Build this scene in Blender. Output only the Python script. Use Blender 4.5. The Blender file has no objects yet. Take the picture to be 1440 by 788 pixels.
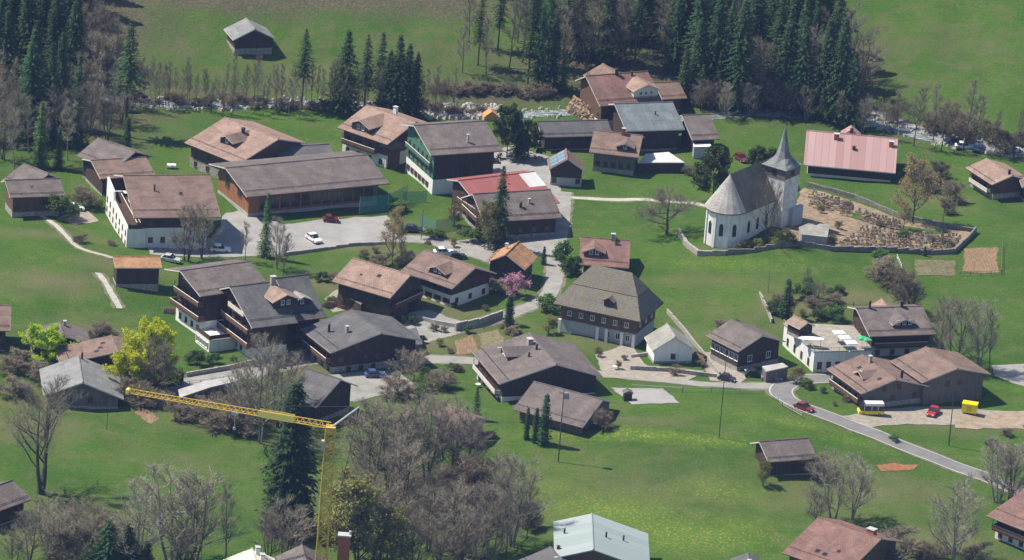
import bpy, math, random
import bmesh
from mathutils import Vector, Matrix

rng = random.Random(11)
scene = bpy.context.scene
COL = scene.collection

# ---------------------------------------------------------------- camera and terrain
D = 1500.0
PIT = math.radians(20)
FOC = 10050.0
CP, SP = math.cos(PIT), math.sin(PIT)
CAM = (0.0, -D * CP, D * SP)
ROLL = math.radians(4.5)
CR, SR = math.cos(ROLL), math.sin(ROLL)


def ray(px, py):
    u, v = (px - 720) / FOC, -(py - 394) / FOC
    a, b = u * CR - v * SR, u * SR + v * CR
    return (a, CP + b * SP, -SP + b * CP)


SL = [(-160, 85), (-116, 90), (-85, 95), (-50, 102), (-16, 106), (26, 112), (55, 121), (77, 121), (95, 113), (112, 107), (160, 95)]


def stream_y(x):
    if x <= SL[0][0]:
        return SL[0][1]
    for (a, b), (c, d) in zip(SL, SL[1:]):
        if x <= c:
            t = (x - a) / (c - a)
            t = t * t * (3 - 2 * t)
            return b + (d - b) * t
    return SL[-1][1]


KN = [(57, 30, 5.0, 28, 25), (-98, -22, 3.0, 26, 24), (36, -82, 5.0, 42, 25), (-75, -100, 1.0, 40, 27), (95, 0, 2.0, 40, 35)]


def hz(x, y):
    z = 0.0
    for a, b, h, s, t in KN:
        z += h * math.exp(-((x - a) / s) ** 2 - ((y - b) / t) ** 2)
    d = y - stream_y(max(-160, min(160, x))) - 7
    if d > -12:
        z += 0.24 * (math.sqrt(d * d + 64) + d) / 2
    z += .22 * math.sin(x * .19 + 1.7 * math.sin(y * .071)) * math.sin(y * .16 + 1.2 * math.sin(x * .083)) + .12 * math.sin(x * .41 + y * .23) * math.sin(y * .37 - x * .11)
    return z


def at(px, py, h=0.0):
    r = ray(px, py)

    def f(t):
        return CAM[2] + r[2] * t - hz(r[0] * t, CAM[1] + r[1] * t) - h
    a = 1000.0
    b = a
    while f(b) > 0 and b < 2600:
        a = b
        b += 8
    for _ in range(34):
        m = (a + b) / 2
        if f(m) > 0:
            a = m
        else:
            b = m
    t = (a + b) / 2
    return Vector((r[0] * t, CAM[1] + r[1] * t, CAM[2] + r[2] * t))


def pxm(p):
    """pixels per metre at a point"""
    d = (p[1] - CAM[1]) * CP - (p[2] - CAM[2]) * SP
    return FOC / d


# ---------------------------------------------------------------- object helpers
class MB:
    def __init__(self):
        self.v, self.f, self.m = [], [], []

    def poly(self, pts, m=0):
        i = len(self.v)
        self.v += [tuple(p) for p in pts]
        self.f.append(tuple(range(i, i + len(pts))))
        self.m.append(m)

    def box(self, x0, x1, y0, y1, z0, z1, m=0, M=None, top=None):
        c = [(x0, y0, z0), (x1, y0, z0), (x1, y1, z0), (x0, y1, z0), (x0, y0, z1), (x1, y0, z1), (x1, y1, z1), (x0, y1, z1)]
        if M is not None:
            c = [tuple(M @ Vector(p)) for p in c]
        i = len(self.v)
        self.v += c
        for k, q in enumerate(((0, 3, 2, 1), (4, 5, 6, 7), (0, 1, 5, 4), (1, 2, 6, 5), (2, 3, 7, 6), (3, 0, 4, 7))):
            self.f.append(tuple(i + j for j in q))
            self.m.append(top if (k == 1 and top is not None) else m)

    def prism(self, pts, vec, m=0, mtop=None):
        """pts: closed 3-D outline, extruded along vec"""
        n = len(pts)
        vec = Vector(vec)
        a = [Vector(p) for p in pts]
        b = [p + vec for p in a]
        i = len(self.v)
        self.v += [tuple(p) for p in a + b]
        self.f.append(tuple(i + k for k in reversed(range(n))))
        self.m.append(m)
        self.f.append(tuple(i + n + k for k in range(n)))
        self.m.append(m if mtop is None else mtop)
        for k in range(n):
            l = (k + 1) % n
            self.f.append((i + k, i + l, i + n + l, i + n + k))
            self.m.append(m)

    def tube(self, p0, p1, r0, r1, n=6, m=0, cap=True, mcap=None):
        p0, p1 = Vector(p0), Vector(p1)
        d = p1 - p0
        if d.length < 1e-6:
            return
        d.normalize()
        s = d.cross(Vector((0, 0, 1)) if abs(d.z) < .9 else Vector((1, 0, 0))).normalized()
        t = d.cross(s)
        i = len(self.v)
        for p, r in ((p0, r0), (p1, r1)):
            for k in range(n):
                a = 2 * math.pi * k / n
                self.v.append(tuple(p + s * (r * math.cos(a)) + t * (r * math.sin(a))))
        for k in range(n):
            l = (k + 1) % n
            self.f.append((i + k, i + l, i + n + l, i + n + k))
            self.m.append(m)
        if cap:
            self.f.append(tuple(i + k for k in reversed(range(n))))
            self.f.append(tuple(i + n + k for k in range(n)))
            self.m += [m if mcap is None else mcap] * 2

    def mesh(self, name, mats):
        me = bpy.data.meshes.new(name)
        me.from_pydata(self.v, [], self.f)
        if not isinstance(mats, (list, tuple)):
            mats = [mats]
        for q in mats:
            me.materials.append(q)
        if any(self.m):
            me.polygons.foreach_set('material_index', self.m)
        me.update()
        return me

    def obj(self, name, mats, parent=None, mtx=None, loc=None):
        return link(name, self.mesh(name, mats), parent, mtx, loc)


def link(name, data, parent=None, mtx=None, loc=None):
    o = bpy.data.objects.new(name, data)
    COL.objects.link(o)
    if parent is not None:
        o.parent = parent
    if mtx is not None:
        o.matrix_local = mtx
    if loc is not None:
        o.location = loc
    return o


def tag(o, label=None, cat=None, group=None, kind=None):
    if label:
        o['label'] = label
    if cat:
        o['category'] = cat
    if group:
        o['group'] = group
    if kind:
        o['kind'] = kind
    return o


def empty(name, loc, rz=0.0, s=1.0):
    o = bpy.data.objects.new(name, None)
    o.empty_display_size = 0.5
    COL.objects.link(o)
    o.location = loc
    o.rotation_euler = (0, 0, rz)
    o.scale = (s, s, s) if not isinstance(s, tuple) else s
    return o


def copy_tree(o, parent=None):
    c = o.copy()
    COL.objects.link(c)
    if parent is not None:
        c.parent = parent
    for ch in list(o.children):
        copy_tree(ch, c)
    return c


# ---------------------------------------------------------------- materials
def new_mat(name):
    m = bpy.data.materials.new(name)
    m.use_nodes = True
    nt = m.node_tree
    b = nt.nodes['Principled BSDF']
    b.inputs['Specular IOR Level'].default_value = 0.25
    return m, nt, b


def N(nt, t, **kw):
    n = nt.nodes.new(t)
    for k, v in kw.items():
        if k in n.inputs:
            n.inputs[k].default_value = v
        else:
            setattr(n, k, v)
    return n


def mixc(nt, fac, a, b, blend='MIX'):
    n = nt.nodes.new('ShaderNodeMix')
    n.data_type = 'RGBA'
    n.blend_type = blend
    for s, v in ((0, fac), (6, a), (7, b)):
        if hasattr(v, 'is_linked') or isinstance(v, bpy.types.NodeSocket):
            nt.links.new(v, n.inputs[s])
        else:
            n.inputs[s].default_value = v if s == 0 else (*v, 1)
    return n.outputs[2]


def ramp(nt, sock, lo, hi, a=0.0, b=1.0):
    n = nt.nodes.new('ShaderNodeMapRange')
    n.inputs['From Min'].default_value = lo
    n.inputs['From Max'].default_value = hi
    n.inputs['To Min'].default_value = a
    n.inputs['To Max'].default_value = b
    nt.links.new(sock, n.inputs['Value'])
    return n.outputs[0]


def noise(nt, vec, scale, detail=3, rough=.6):
    n = N(nt, 'ShaderNodeTexNoise')
    n.inputs['Scale'].default_value = scale
    n.inputs['Detail'].default_value = detail
    n.inputs['Roughness'].default_value = rough
    if vec is not None:
        nt.links.new(vec, n.inputs['Vector'])
    return n.outputs['Fac']


def mapping(nt, vec, sc):
    n = nt.nodes.new('ShaderNodeMapping')
    n.inputs['Scale'].default_value = sc
    nt.links.new(vec, n.inputs['Vector'])
    return n.outputs[0]


def sc3(c, f):
    return tuple(min(1, x * f) for x in c)


def roof_mat(name, c, rough=.8, moss=None, tile=(.55, .42), var=.28, metal=False):
    m, nt, b = new_mat(name)
    tc = N(nt, 'ShaderNodeTexCoord')
    v = tc.outputs['Object']
    br = N(nt, 'ShaderNodeTexBrick')
    br.inputs['Scale'].default_value = 1.0
    br.inputs['Mortar Size'].default_value = .03
    br.inputs['Brick Width'].default_value = tile[0]
    br.inputs['Row Height'].default_value = tile[1]
    br.inputs['Color1'].default_value = (*sc3(c, 1 - var), 1)
    br.inputs['Color2'].default_value = (*sc3(c, 1 + var), 1)
    br.inputs['Mortar'].default_value = (*sc3(c, .55), 1)
    nt.links.new(v, br.inputs['Vector'])
    st = noise(nt, mapping(nt, v, (.9, .16, .16)), 1.0, 4)
    col = mixc(nt, ramp(nt, st, .35, .75, 0, .55), br.outputs['Color'], sc3(c, .62))
    bl = noise(nt, v, .33, 5, .65)
    col = mixc(nt, ramp(nt, bl, .45, .72, 0, .62), col, moss or sc3(c, 1.5))
    pt = noise(nt, mapping(nt, v, (.22, .5, .5)), 1.0, 2, .5)
    col = mixc(nt, ramp(nt, pt, .56, .62, 0, .28), col, sc3(c, .5))
    nt.links.new(col, b.inputs['Base Color'])
    b.inputs['Roughness'].default_value = rough
    bp = N(nt, 'ShaderNodeBump')
    bp.inputs['Strength'].default_value = .5
    bp.inputs['Distance'].default_value = .08
    nt.links.new(br.outputs['Fac'], bp.inputs['Height'])
    bp.invert = True
    nt.links.new(bp.outputs[0], b.inputs['Normal'])
    return m


def sheet_roof_mat(name, c, c2, width=.9, rough=.5):
    """standing-seam sheet metal: seams down the slope, uneven weathered panels"""
    m, nt, b = new_mat(name)
    tc = N(nt, 'ShaderNodeTexCoord')
    v = tc.outputs['Object']
    br = N(nt, 'ShaderNodeTexBrick')
    br.offset = 0
    br.inputs['Scale'].default_value = 1.0
    br.inputs['Mortar Size'].default_value = .04
    br.inputs['Brick Width'].default_value = width
    br.inputs['Row Height'].default_value = 30
    br.inputs['Color1'].default_value = (*c, 1)
    br.inputs['Color2'].default_value = (*c2, 1)
    br.inputs['Mortar'].default_value = (*sc3(c, .7), 1)
    nt.links.new(v, br.inputs['Vector'])
    st = noise(nt, mapping(nt, v, (.5, .12, .12)), 1.0, 4)
    col = mixc(nt, ramp(nt, st, .4, .75, 0, .5), br.outputs['Color'], sc3(c2, .8))
    nt.links.new(col, b.inputs['Base Color'])
    b.inputs['Roughness'].default_value = rough
    return m


def plain_mat(name, c, var=.25, scale=1.2, rough=.8, stretch=(1, 1, 1), spec=None, c2=None, emit=None):
    m, nt, b = new_mat(name)
    tc = N(nt, 'ShaderNodeTexCoord')
    v = mapping(nt, tc.outputs['Object'], stretch)
    f = noise(nt, v, scale, 4)
    col = mixc(nt, ramp(nt, f, .3, .7), sc3(c, 1 - var), c2 or sc3(c, 1 + var))
    nt.links.new(col, b.inputs['Base Color'])
    b.inputs['Roughness'].default_value = rough
    if spec is not None:
        b.inputs['Specular IOR Level'].default_value = spec
    return m


def plank_mat(name, c, var=.35, w=.22):
    m, nt, b = new_mat(name)
    tc = N(nt, 'ShaderNodeTexCoord')
    v = tc.outputs['Object']
    f = noise(nt, mapping(nt, v, (4.5, 4.5, .35)), 1.0, 3)
    g = noise(nt, v, .6, 3)
    col = mixc(nt, ramp(nt, f, .3, .7), sc3(c, 1 - var), sc3(c, 1 + var))
    col = mixc(nt, ramp(nt, g, .45, .75, 0, .45), col, sc3(c, .55))
    nt.links.new(col, b.inputs['Base Color'])
    b.inputs['Roughness'].default_value = .85
    return m


def leaf_mat(name, c, c2, trans=.25, vr=.3):
    m, nt, b = new_mat(name)
    oi = N(nt, 'ShaderNodeObjectInfo')
    geo = N(nt, 'ShaderNodeNewGeometry')
    col = mixc(nt, geo.outputs['Random Per Island'], c, c2)
    tc = N(nt, 'ShaderNodeTexCoord')
    f = noise(nt, tc.outputs['Object'], .5, 2)
    col = mixc(nt, ramp(nt, f, .35, .65), col, sc3(c2, 1.15))
    hsv = N(nt, 'ShaderNodeHueSaturation')
    nt.links.new(col, hsv.inputs['Color'])
    nt.links.new(ramp(nt, oi.outputs['Random'], 0, 1, 1 - vr, 1 + vr * 1.15), hsv.inputs['Value'])
    nt.links.new(ramp(nt, oi.outputs['Random'], 0, 1, .475, .515), hsv.inputs['Hue'])
    nt.links.new(hsv.outputs[0], b.inputs['Base Color'])
    b.inputs['Roughness'].default_value = .85
    b.inputs['Specular IOR Level'].default_value = .1
    if trans:
        tr = N(nt, 'ShaderNodeBsdfTranslucent')
        nt.links.new(hsv.outputs[0], tr.inputs['Color'])
        mx = N(nt, 'ShaderNodeMixShader')
        mx.inputs[0].default_value = trans
        nt.links.new(b.outputs[0], mx.inputs[1])
        nt.links.new(tr.outputs[0], mx.inputs[2])
        nt.links.new(mx.outputs[0], nt.nodes['Material Output'].inputs['Surface'])
    return m


M = {}
M['brown'] = roof_mat('roof_brown_tile', (.185, .125, .10), var=.17)
M['tan'] = roof_mat('roof_tan_tile', (.275, .185, .145), var=.16)
M['greybrown'] = roof_mat('roof_grey_brown_tile', (.14, .115, .105), var=.16)
M['slate'] = roof_mat('roof_slate_grey', (.112, .108, .108), tile=(.4, .3), var=.18)
M['grey'] = roof_mat('roof_fibre_cement', (.135, .14, .145), tile=(1.1, 2.2), var=.12)
M['bluegrey'] = roof_mat('roof_blue_grey_sheet', (.13, .15, .155), tile=(2.2, 3.0), var=.1)
M['dark'] = roof_mat('roof_dark_brown', (.095, .078, .072))
M['orange'] = roof_mat('roof_orange_tile', (.37, .20, .10), var=.25)
M['reddish'] = roof_mat('roof_red_brown_tile', (.195, .11, .09), var=.16)
M['old'] = roof_mat('roof_old_shingle', (.20, .18, .145), var=.2, moss=(.16, .15, .08), tile=(.3, .25))
M['pale'] = roof_mat('roof_pale_shingle', (.30, .29, .26), var=.15, tile=(.3, .25))
M['weather'] = roof_mat('roof_weathered_sheet', (.20, .20, .195), var=.12, tile=(1.0, 3.0))
M['red'] = sheet_roof_mat('roof_red_sheet', (.31, .10, .085), (.26, .09, .08), 1.1)
M['white_sheet'] = sheet_roof_mat('roof_white_sheet', (.62, .60, .58), (.5, .48, .47), .8)
M['pink'] = sheet_roof_mat('roof_pink_sheet', (.31, .165, .155), (.39, .265, .245), 1.6)
M['metal'] = sheet_roof_mat('roof_zinc_sheet', (.25, .30, .29), (.32, .36, .35), 2.4, .45)
M['solar'] = sheet_roof_mat('solar_panel_glass', (.16, .22, .28), (.22, .28, .33), 1.0, .2)
M['wood'] = plank_mat('wood_dark', (.062, .040, .030))
M['woodmid'] = plank_mat('wood_brown', (.125, .072, .045))
M['woodorange'] = plank_mat('wood_orange', (.27, .12, .052))
M['woodgrey'] = plank_mat('wood_grey', (.15, .13, .115))
M['green'] = plank_mat('wood_green', (.055, .16, .115))
M['white'] = plain_mat('render_white', (.72, .71, .68), .13, 1.1, stretch=(1.3, 1.3, .35), c2=(.78, .77, .74))
M['cream'] = plain_mat('render_cream', (.62, .57, .44), .07, .8)
M['offgrey'] = plain_mat('render_grey', (.40, .40, .40), .1, .8)
M['stone'] = plain_mat('stone_wall', (.30, .28, .25), .4, 2.2)
M['concrete'] = plain_mat('concrete', (.36, .35, .33), .18, .5)
M['trim'] = plain_mat('trim_pale', (.58, .53, .48), .12, 1)
M['trimdark'] = plank_mat('trim_dark', (.07, .042, .03))
M['soffit'] = plank_mat('soffit_wood', (.12, .07, .045))
M['frame_white'] = plain_mat('window_frame_white', (.7, .7, .68), .05)
M['frame_brown'] = plain_mat('window_frame_brown', (.13, .075, .045), .1)
m, nt, b = new_mat('window_glass')
b.inputs['Base Color'].default_value = (.02, .025, .03, 1)
b.inputs['Roughness'].default_value = .12
b.inputs['Specular IOR Level'].default_value = .5
M['glass'] = m
M['black'] = plain_mat('flue_black', (.025, .025, .027), .2, rough=.5)
M['brick'] = plain_mat('brick_red', (.36, .12, .06), .3, 3)
M['bark'] = plain_mat('bark', (.075, .062, .05), .35, 2.5, stretch=(1, 1, .3))
M['barkpale'] = plain_mat('bark_pale', (.22, .20, .175), .3, 2.5, stretch=(1, 1, .3))


def twig_mat(name, c):
    m, nt, b = new_mat(name)
    oi = N(nt, 'ShaderNodeObjectInfo')
    col = mixc(nt, oi.outputs['Random'], sc3(c, .75), sc3(c, 1.25))
    nt.links.new(col, b.inputs['Base Color'])
    b.inputs['Roughness'].default_value = .9
    return m


M['twig'] = twig_mat('twigs_grey_brown', (.23, .20, .148))
M['twigpale'] = twig_mat('twigs_pale', (.27, .245, .185))
M['twigtan'] = twig_mat('twigs_tan', (.25, .175, .095))
M['twigred'] = twig_mat('twigs_red_brown', (.22, .18, .125))
M['fir'] = leaf_mat('needles_dark', (.020, .047, .019), (.042, .080, .030), .12)
M['firgreen'] = leaf_mat('needles_green', (.04, .08, .022), (.08, .13, .036), .15)
M['spring'] = leaf_mat('leaves_spring', (.30, .42, .018), (.47, .55, .03), .45, .06)
M['leafgreen'] = leaf_mat('leaves_green', (.04, .09, .02), (.09, .16, .035), .3)
M['olive'] = leaf_mat('leaves_olive', (.15, .165, .045), (.24, .23, .07), .35)
M['pinkblossom'] = leaf_mat('blossom_pink', (.55, .22, .30), (.70, .40, .46), .3)
M['dryleaf'] = leaf_mat('leaves_dry_tan', (.24, .18, .085), (.34, .26, .125), .35)
# ---------------------------------------------------------------- houses
WIN = {}


def window_meshes(w, h, style):
    k = (round(w, 2), round(h, 2), style)
    if k in WIN:
        return WIN[k]
    fm = M['frame_white'] if style[0] == 'w' else M['frame_brown']
    a = MB()
    t = .1
    for q in ((-w / 2, -w / 2 + t, 0, h), (w / 2 - t, w / 2, 0, h), (-w / 2 + t, w / 2 - t, 0, t), (-w / 2 + t, w / 2 - t, h - t, h), (-.04, .04, t, h - t)):
        a.box(q[0], q[1], -.07, .02, q[2], q[3])
    a.box(-w / 2 - .06, w / 2 + .06, -.16, -.072, -.07, -.003)
    if style.endswith('s'):
        for s in (-1, 1):
            x = s * (w / 2 + .02)
            x2 = s * (w / 2 + .42)
            a.box(min(x, x2), max(x, x2), -.06, -.01, 0, h, 1)
    g = MB()
    g.box(-w / 2 + t, w / 2 - t, -.035, .015, t, h - t)
    WIN[k] = (a.mesh('window', [fm, M['trimdark']]), g.mesh('pane', M['glass']))
    return WIN[k]


def add_window(root, W, face, pos, z, dims, w=1.0, h=1.15, style='w'):
    """face F/A/B/K of the body box dims=(xa,xb,yf,yb); pos along the face 0..1"""
    xa, xb, yf, yb = dims
    if face == 'F':
        p, r = (xa + (xb - xa) * pos, yf, z), 0
    elif face == 'K':
        p, r = (xb + (xa - xb) * pos, yb, z), math.pi
    elif face == 'A':
        p, r = (xa, yb + (yf - yb) * pos, z), -math.pi / 2
    else:
        p, r = (xb, yf + (yb - yf) * pos, z), math.pi / 2
    fm, gm = window_meshes(w, h, style)
    o = link('window', fm, root, W @ Matrix.Translation(p) @ Matrix.Rotation(r, 4, 'Z'))
    link('pane', gm, o)
    return o


def gable_roof(root, W, L, wf, wb, ze, zr, t, th, mats, name='roof', extra_front=None):
    """slab roof: front eave at y=-wf, back eave at y=+wb, ridge along x at y=0"""
    q = MB()
    x0, x1 = -L / 2, L / 2
    zb = zr - t * wb
    for (ya, za, yb_, zb_) in ((0, zr, -wf, zr - t * wf), (wb, zb, 0, zr)):
        top = [(x0, ya, za), (x0, yb_, zb_), (x1, yb_, zb_), (x1, ya, za)]
        i = len(q.v)
        q.v += top + [(a, b, c - th) for a, b, c in top]
        q.f += [(i, i + 1, i + 2, i + 3), (i + 7, i + 6, i + 5, i + 4), (i, i + 4, i + 5, i + 1), (i + 3, i + 2, i + 6, i + 7), (i + 1, i + 5, i + 6, i + 2), (i, i + 3, i + 7, i + 4)]
        q.m += [0, 2, 1, 1, 1, 1]
    q.tube((x0 - .02, 0, zr + .02), (x1 + .02, 0, zr + .02), .16, .16, 6, 0)
    return q.obj(name, mats, root, W)


def body(root, W, xa, xb, yf, yb, zr_u, t, hb, up, base, nm='wall', zbot=-4.0):
    """walls under the roof; zr_u = underside of the ridge"""
    def zu(y):
        return zr_u - t * abs(y)
    q = MB()
    pa = [(xa, yf, hb), (xa, yb, hb), (xa, yb, zu(yb)), (xa, 0, zr_u), (xa, yf, zu(yf))]
    q.prism(pa, (xb - xa, 0, 0))
    q.obj('upper_wall' if base else 'wall', up, root, W)
    if base:
        s = MB()
        s.box(xa - .06, xb + .06, yf - .06, yb + .06, zbot, hb)
        s.obj('base_wall', base, root, W)
    else:
        s = MB()
        s.box(xa - .03, xb + .03, yf - .03, yb + .03, zbot, hb)
        s.obj('plinth', M['stone'], root, W)


def dormer(root, W, zr, t, x0, w, vf, he, roof, wall, tan=.42, win=1, name='dormer', th=.18):
    zm = zr - t * vf
    ze = zm + he
    zrd = min(ze + w / 2 * tan, zr - .15)
    vb = max(.2, (zr - zrd) / t - .1)
    q = MB()
    pts = [(x0 - w / 2, -vf, zm - .6), (x0 + w / 2, -vf, zm - .6), (x0 + w / 2, -vf, zrd - w / 2 * tan - .12), (x0, -vf, zrd - .12), (x0 - w / 2, -vf, zrd - w / 2 * tan - .12)]
    q.prism(pts, (0, vf - vb - .25, 0))
    d = q.obj(name, wall, root, W)
    r = MB()
    o = .45
    for s in (-1, 1):
        xe = x0 + s * (w / 2 + o)
        zed = zrd - (w / 2 + o) * tan
        top = [(x0, -vf - .7, zrd), (xe, -vf - .7, zed), (xe, -max(vb, (zr - zed) / t + .0), zed), (x0, -vb, zrd)]
        i = len(r.v)
        r.v += top + [(a, b, c - th) for a, b, c in top]
        r.f += [(i, i + 1, i + 2, i + 3), (i + 7, i + 6, i + 5, i + 4), (i, i + 4, i + 5, i + 1), (i + 3, i + 2, i + 6, i + 7), (i + 1, i + 5, i + 6, i + 2), (i, i + 3, i + 7, i + 4)]
        r.m += [0, 1, 1, 1, 1, 1]
    r.obj('dormer_roof', [roof, M['trim']], d)
    n = win
    for k in range(n):
        fm, gm = window_meshes(.8, 1.0, 'w')
        p = (x0 + (k - (n - 1) / 2) * 1.3, -vf, zm + max(.1, he * .25))
        f = link('window', fm, d, Matrix.Translation(p))
        link('pane', gm, f)
    return d


def balcony(root, W, face, dims, z, f0, f1, dep, mat, rail=.95, posts=True, flowers=False):
    xa, xb, yf, yb = dims
    if face == 'F':
        ln, M0 = xb - xa, Matrix.Translation((xa, yf, z))
    elif face == 'A':
        ln, M0 = yb - yf, Matrix.Translation((xa, yb, z)) @ Matrix.Rotation(-math.pi / 2, 4, 'Z')
    else:
        ln, M0 = yb - yf, Matrix.Translation((xb, yf, z)) @ Matrix.Rotation(math.pi / 2, 4, 'Z')
    q = MB()
    a, b = ln * f0, ln * f1
    q.box(a, b, -dep, -.07, -.18, 0)
    q.box(a, b, -dep - .06, -dep + .0, .12, rail, 1)
    q.box(a - .03, b + .03, -dep - .10, -dep + .06, rail + .003, rail + .09, 2)
    for x in (a, b - .08):
        q.box(x, x + .08, -dep + .003, -.07, .12, rail, 1)
    n = max(2, int((b - a) / 2.6) + 1)
    for k in range(n):
        x = a + .05 + (b - a - .2) * k / (n - 1)
        q.box(x, x + .1, -dep + .06, -dep + .16, .003, 2.3 if posts else rail, 0)
    o = q.obj('balcony', [M['trimdark'], mat, M['trim']], root, W @ M0)
    return o


def chimney(root, W, zr, t, x, v, w, h, mat, cap=True):
    z = zr - t * abs(v)
    q = MB()
    if mat is M['black']:
        q.tube((x, -v, z - .5), (x, -v, z + h), w / 2, w / 2, 8)
        q.tube((x, -v, z + h + .12), (x, -v, z + h + .3), w * .75, w * .2, 8)
        return q.obj('chimney', mat, root, W)
    q.box(x - w / 2, x + w / 2, -v - w * .4, -v + w * .4, z - .8, z + h)
    o = q.obj('chimney', mat, root, W)
    c = MB()
    c.box(x - w / 2 - .1, x + w / 2 + .1, -v - w * .4 - .1, -v + w * .4 + .1, z + h + .15, z + h + .27)
    for s in (-1, 1):
        for r in (-1, 1):
            c.box(x + s * w * .35 - .06, x + s * w * .35 + .06, -v + r * w * .25 - .06, -v + r * w * .25 + .06, z + h, z + h + .15)
    c.obj('chimney_cap', M['offgrey'], o)
    return o


def skylight(root, W, zr, t, x, v, w=.8, l=1.0):
    q = MB()
    a = math.atan(t)
    R = W @ Matrix.Translation((x, -v, zr - t * v)) @ Matrix.Rotation(a, 4, 'X')
    q.box(-w / 2, w / 2, -l / 2, l / 2, -.1, .08, 0)
    o = q.obj('skylight', M['frame_brown'], root, R)
    g = MB()
    g.box(-w / 2 + .08, w / 2 - .08, -l / 2 + .08, l / 2 - .08, .03, .10)
    g.obj('pane', M['glass'], o)


def wing(root, fit, roof, up, base=None, hb=.4, ov=1.1, og=1.0, win=None, bal=(), chim=(), dorm=(), sky=(), wb=None, th=.24, style='b', edge='trim', ww=1.0, wh=1.15, zbot=-4.0, rz=None):
    x, y, z, rot, L, Wd, eh, rise = fit
    loc = root.location
    W = Matrix.Translation((x - loc[0], y - loc[1], z - loc[2])) @ Matrix.Rotation(math.radians(rot), 4, 'Z')
    wf = Wd / 2
    wb = wf if wb is None else wb
    t = rise / wf
    zr = eh + rise
    gable_roof(root, W, L, wf, wb, eh, zr, t, th, [M[roof], M[edge], M['soffit']])
    if roof in ('brown', 'tan', 'greybrown', 'slate', 'reddish', 'orange', 'dark') and Wd > 8:
        sg = MB()
        for k in range(max(2, int(L / 2.2)) + 1):
            u = -L / 2 + .4 + (L - .8) * k / max(2, int(L / 2.2))
            sg.box(u - .04, u + .04, -wf * .84 - .04, -wf * .84 + .04, zr - t * wf * .84 - .05, zr - t * wf * .84 + .28)
        for dz in (.14, .26):
            sg.tube((-L / 2 + .3, -wf * .84, zr - t * wf * .84 + dz), (L / 2 - .3, -wf * .84, zr - t * wf * .84 + dz), .03, .03, 4)
        sg.obj('snow_guard', M['black'], root, W)
        gu = MB()
        gu.tube((-L / 2, -wf - .09, eh - .14), (L / 2, -wf - .09, eh - .14), .1, .1, 6)
        gu.obj('gutter', M['soffit'], root, W)
    xa, xb = -L / 2 + og, L / 2 - og
    yf, yb = -wf + ov, wb - min(ov, wb * .3)
    body(root, W, xa, xb, yf, yb, zr - th - .03, t, hb, M[up], M[base] if base else None, zbot=zbot)
    dims = (xa, xb, yf, yb)
    db = (xa - .06, xb + .06, yf - .06, yb + .06)
    for face, rows in (win or {}).items():
        for row in rows:
            zz, n = row[0], row[1]
            a, b = (row[2], row[3]) if len(row) > 3 else (.12, .88)
            st = row[4] if len(row) > 4 else style
            for k in range(n):
                p = .5 * (a + b) if n == 1 else a + (b - a) * k / (n - 1)
                add_window(root, W, face, p, zz, db if (zz < hb and base) else dims, ww, wh, st)
    for q in bal:
        balcony(root, W, q[0], db if base and q[1] <= hb + .2 else dims, *q[1:4], q[4], M[q[5]])
    for q in chim:
        chimney(root, W, zr, t, q[0], q[1], q[2], q[3], M[q[4]])
    for q in dorm:
        dormer(root, W, zr, t, q[0], q[1], q[2], q[3], M[q[4]], M[q[5]], win=q[6] if len(q) > 6 else 1)
    for q in sky:
        skylight(root, W, zr, t, *q)
    return W, dims, zr, t


def house(name, label, cat, fit, *a, **k):
    root = empty(name, (fit[0], fit[1], fit[2]))
    tag(root, label, cat)
    r = wing(root, fit, *a, **k)
    return root, r


def door(root, W, face, dims, pos, w=1.0, h=2.1, z=0.0, mat='frame_brown'):
    xa, xb, yf, yb = dims
    if face == 'F':
        p, r = (xa + (xb - xa) * pos, yf, z), 0
    elif face == 'A':
        p, r = (xa, yb + (yf - yb) * pos, z), -math.pi / 2
    else:
        p, r = (xb, yf + (yb - yf) * pos, z), math.pi / 2
    q = MB()
    q.box(-w / 2, w / 2, -.1, .02, -.3, h)
    return q.obj('door', M[mat], root, W @ Matrix.Translation(p) @ Matrix.Rotation(r, 4, 'Z'))


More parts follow.
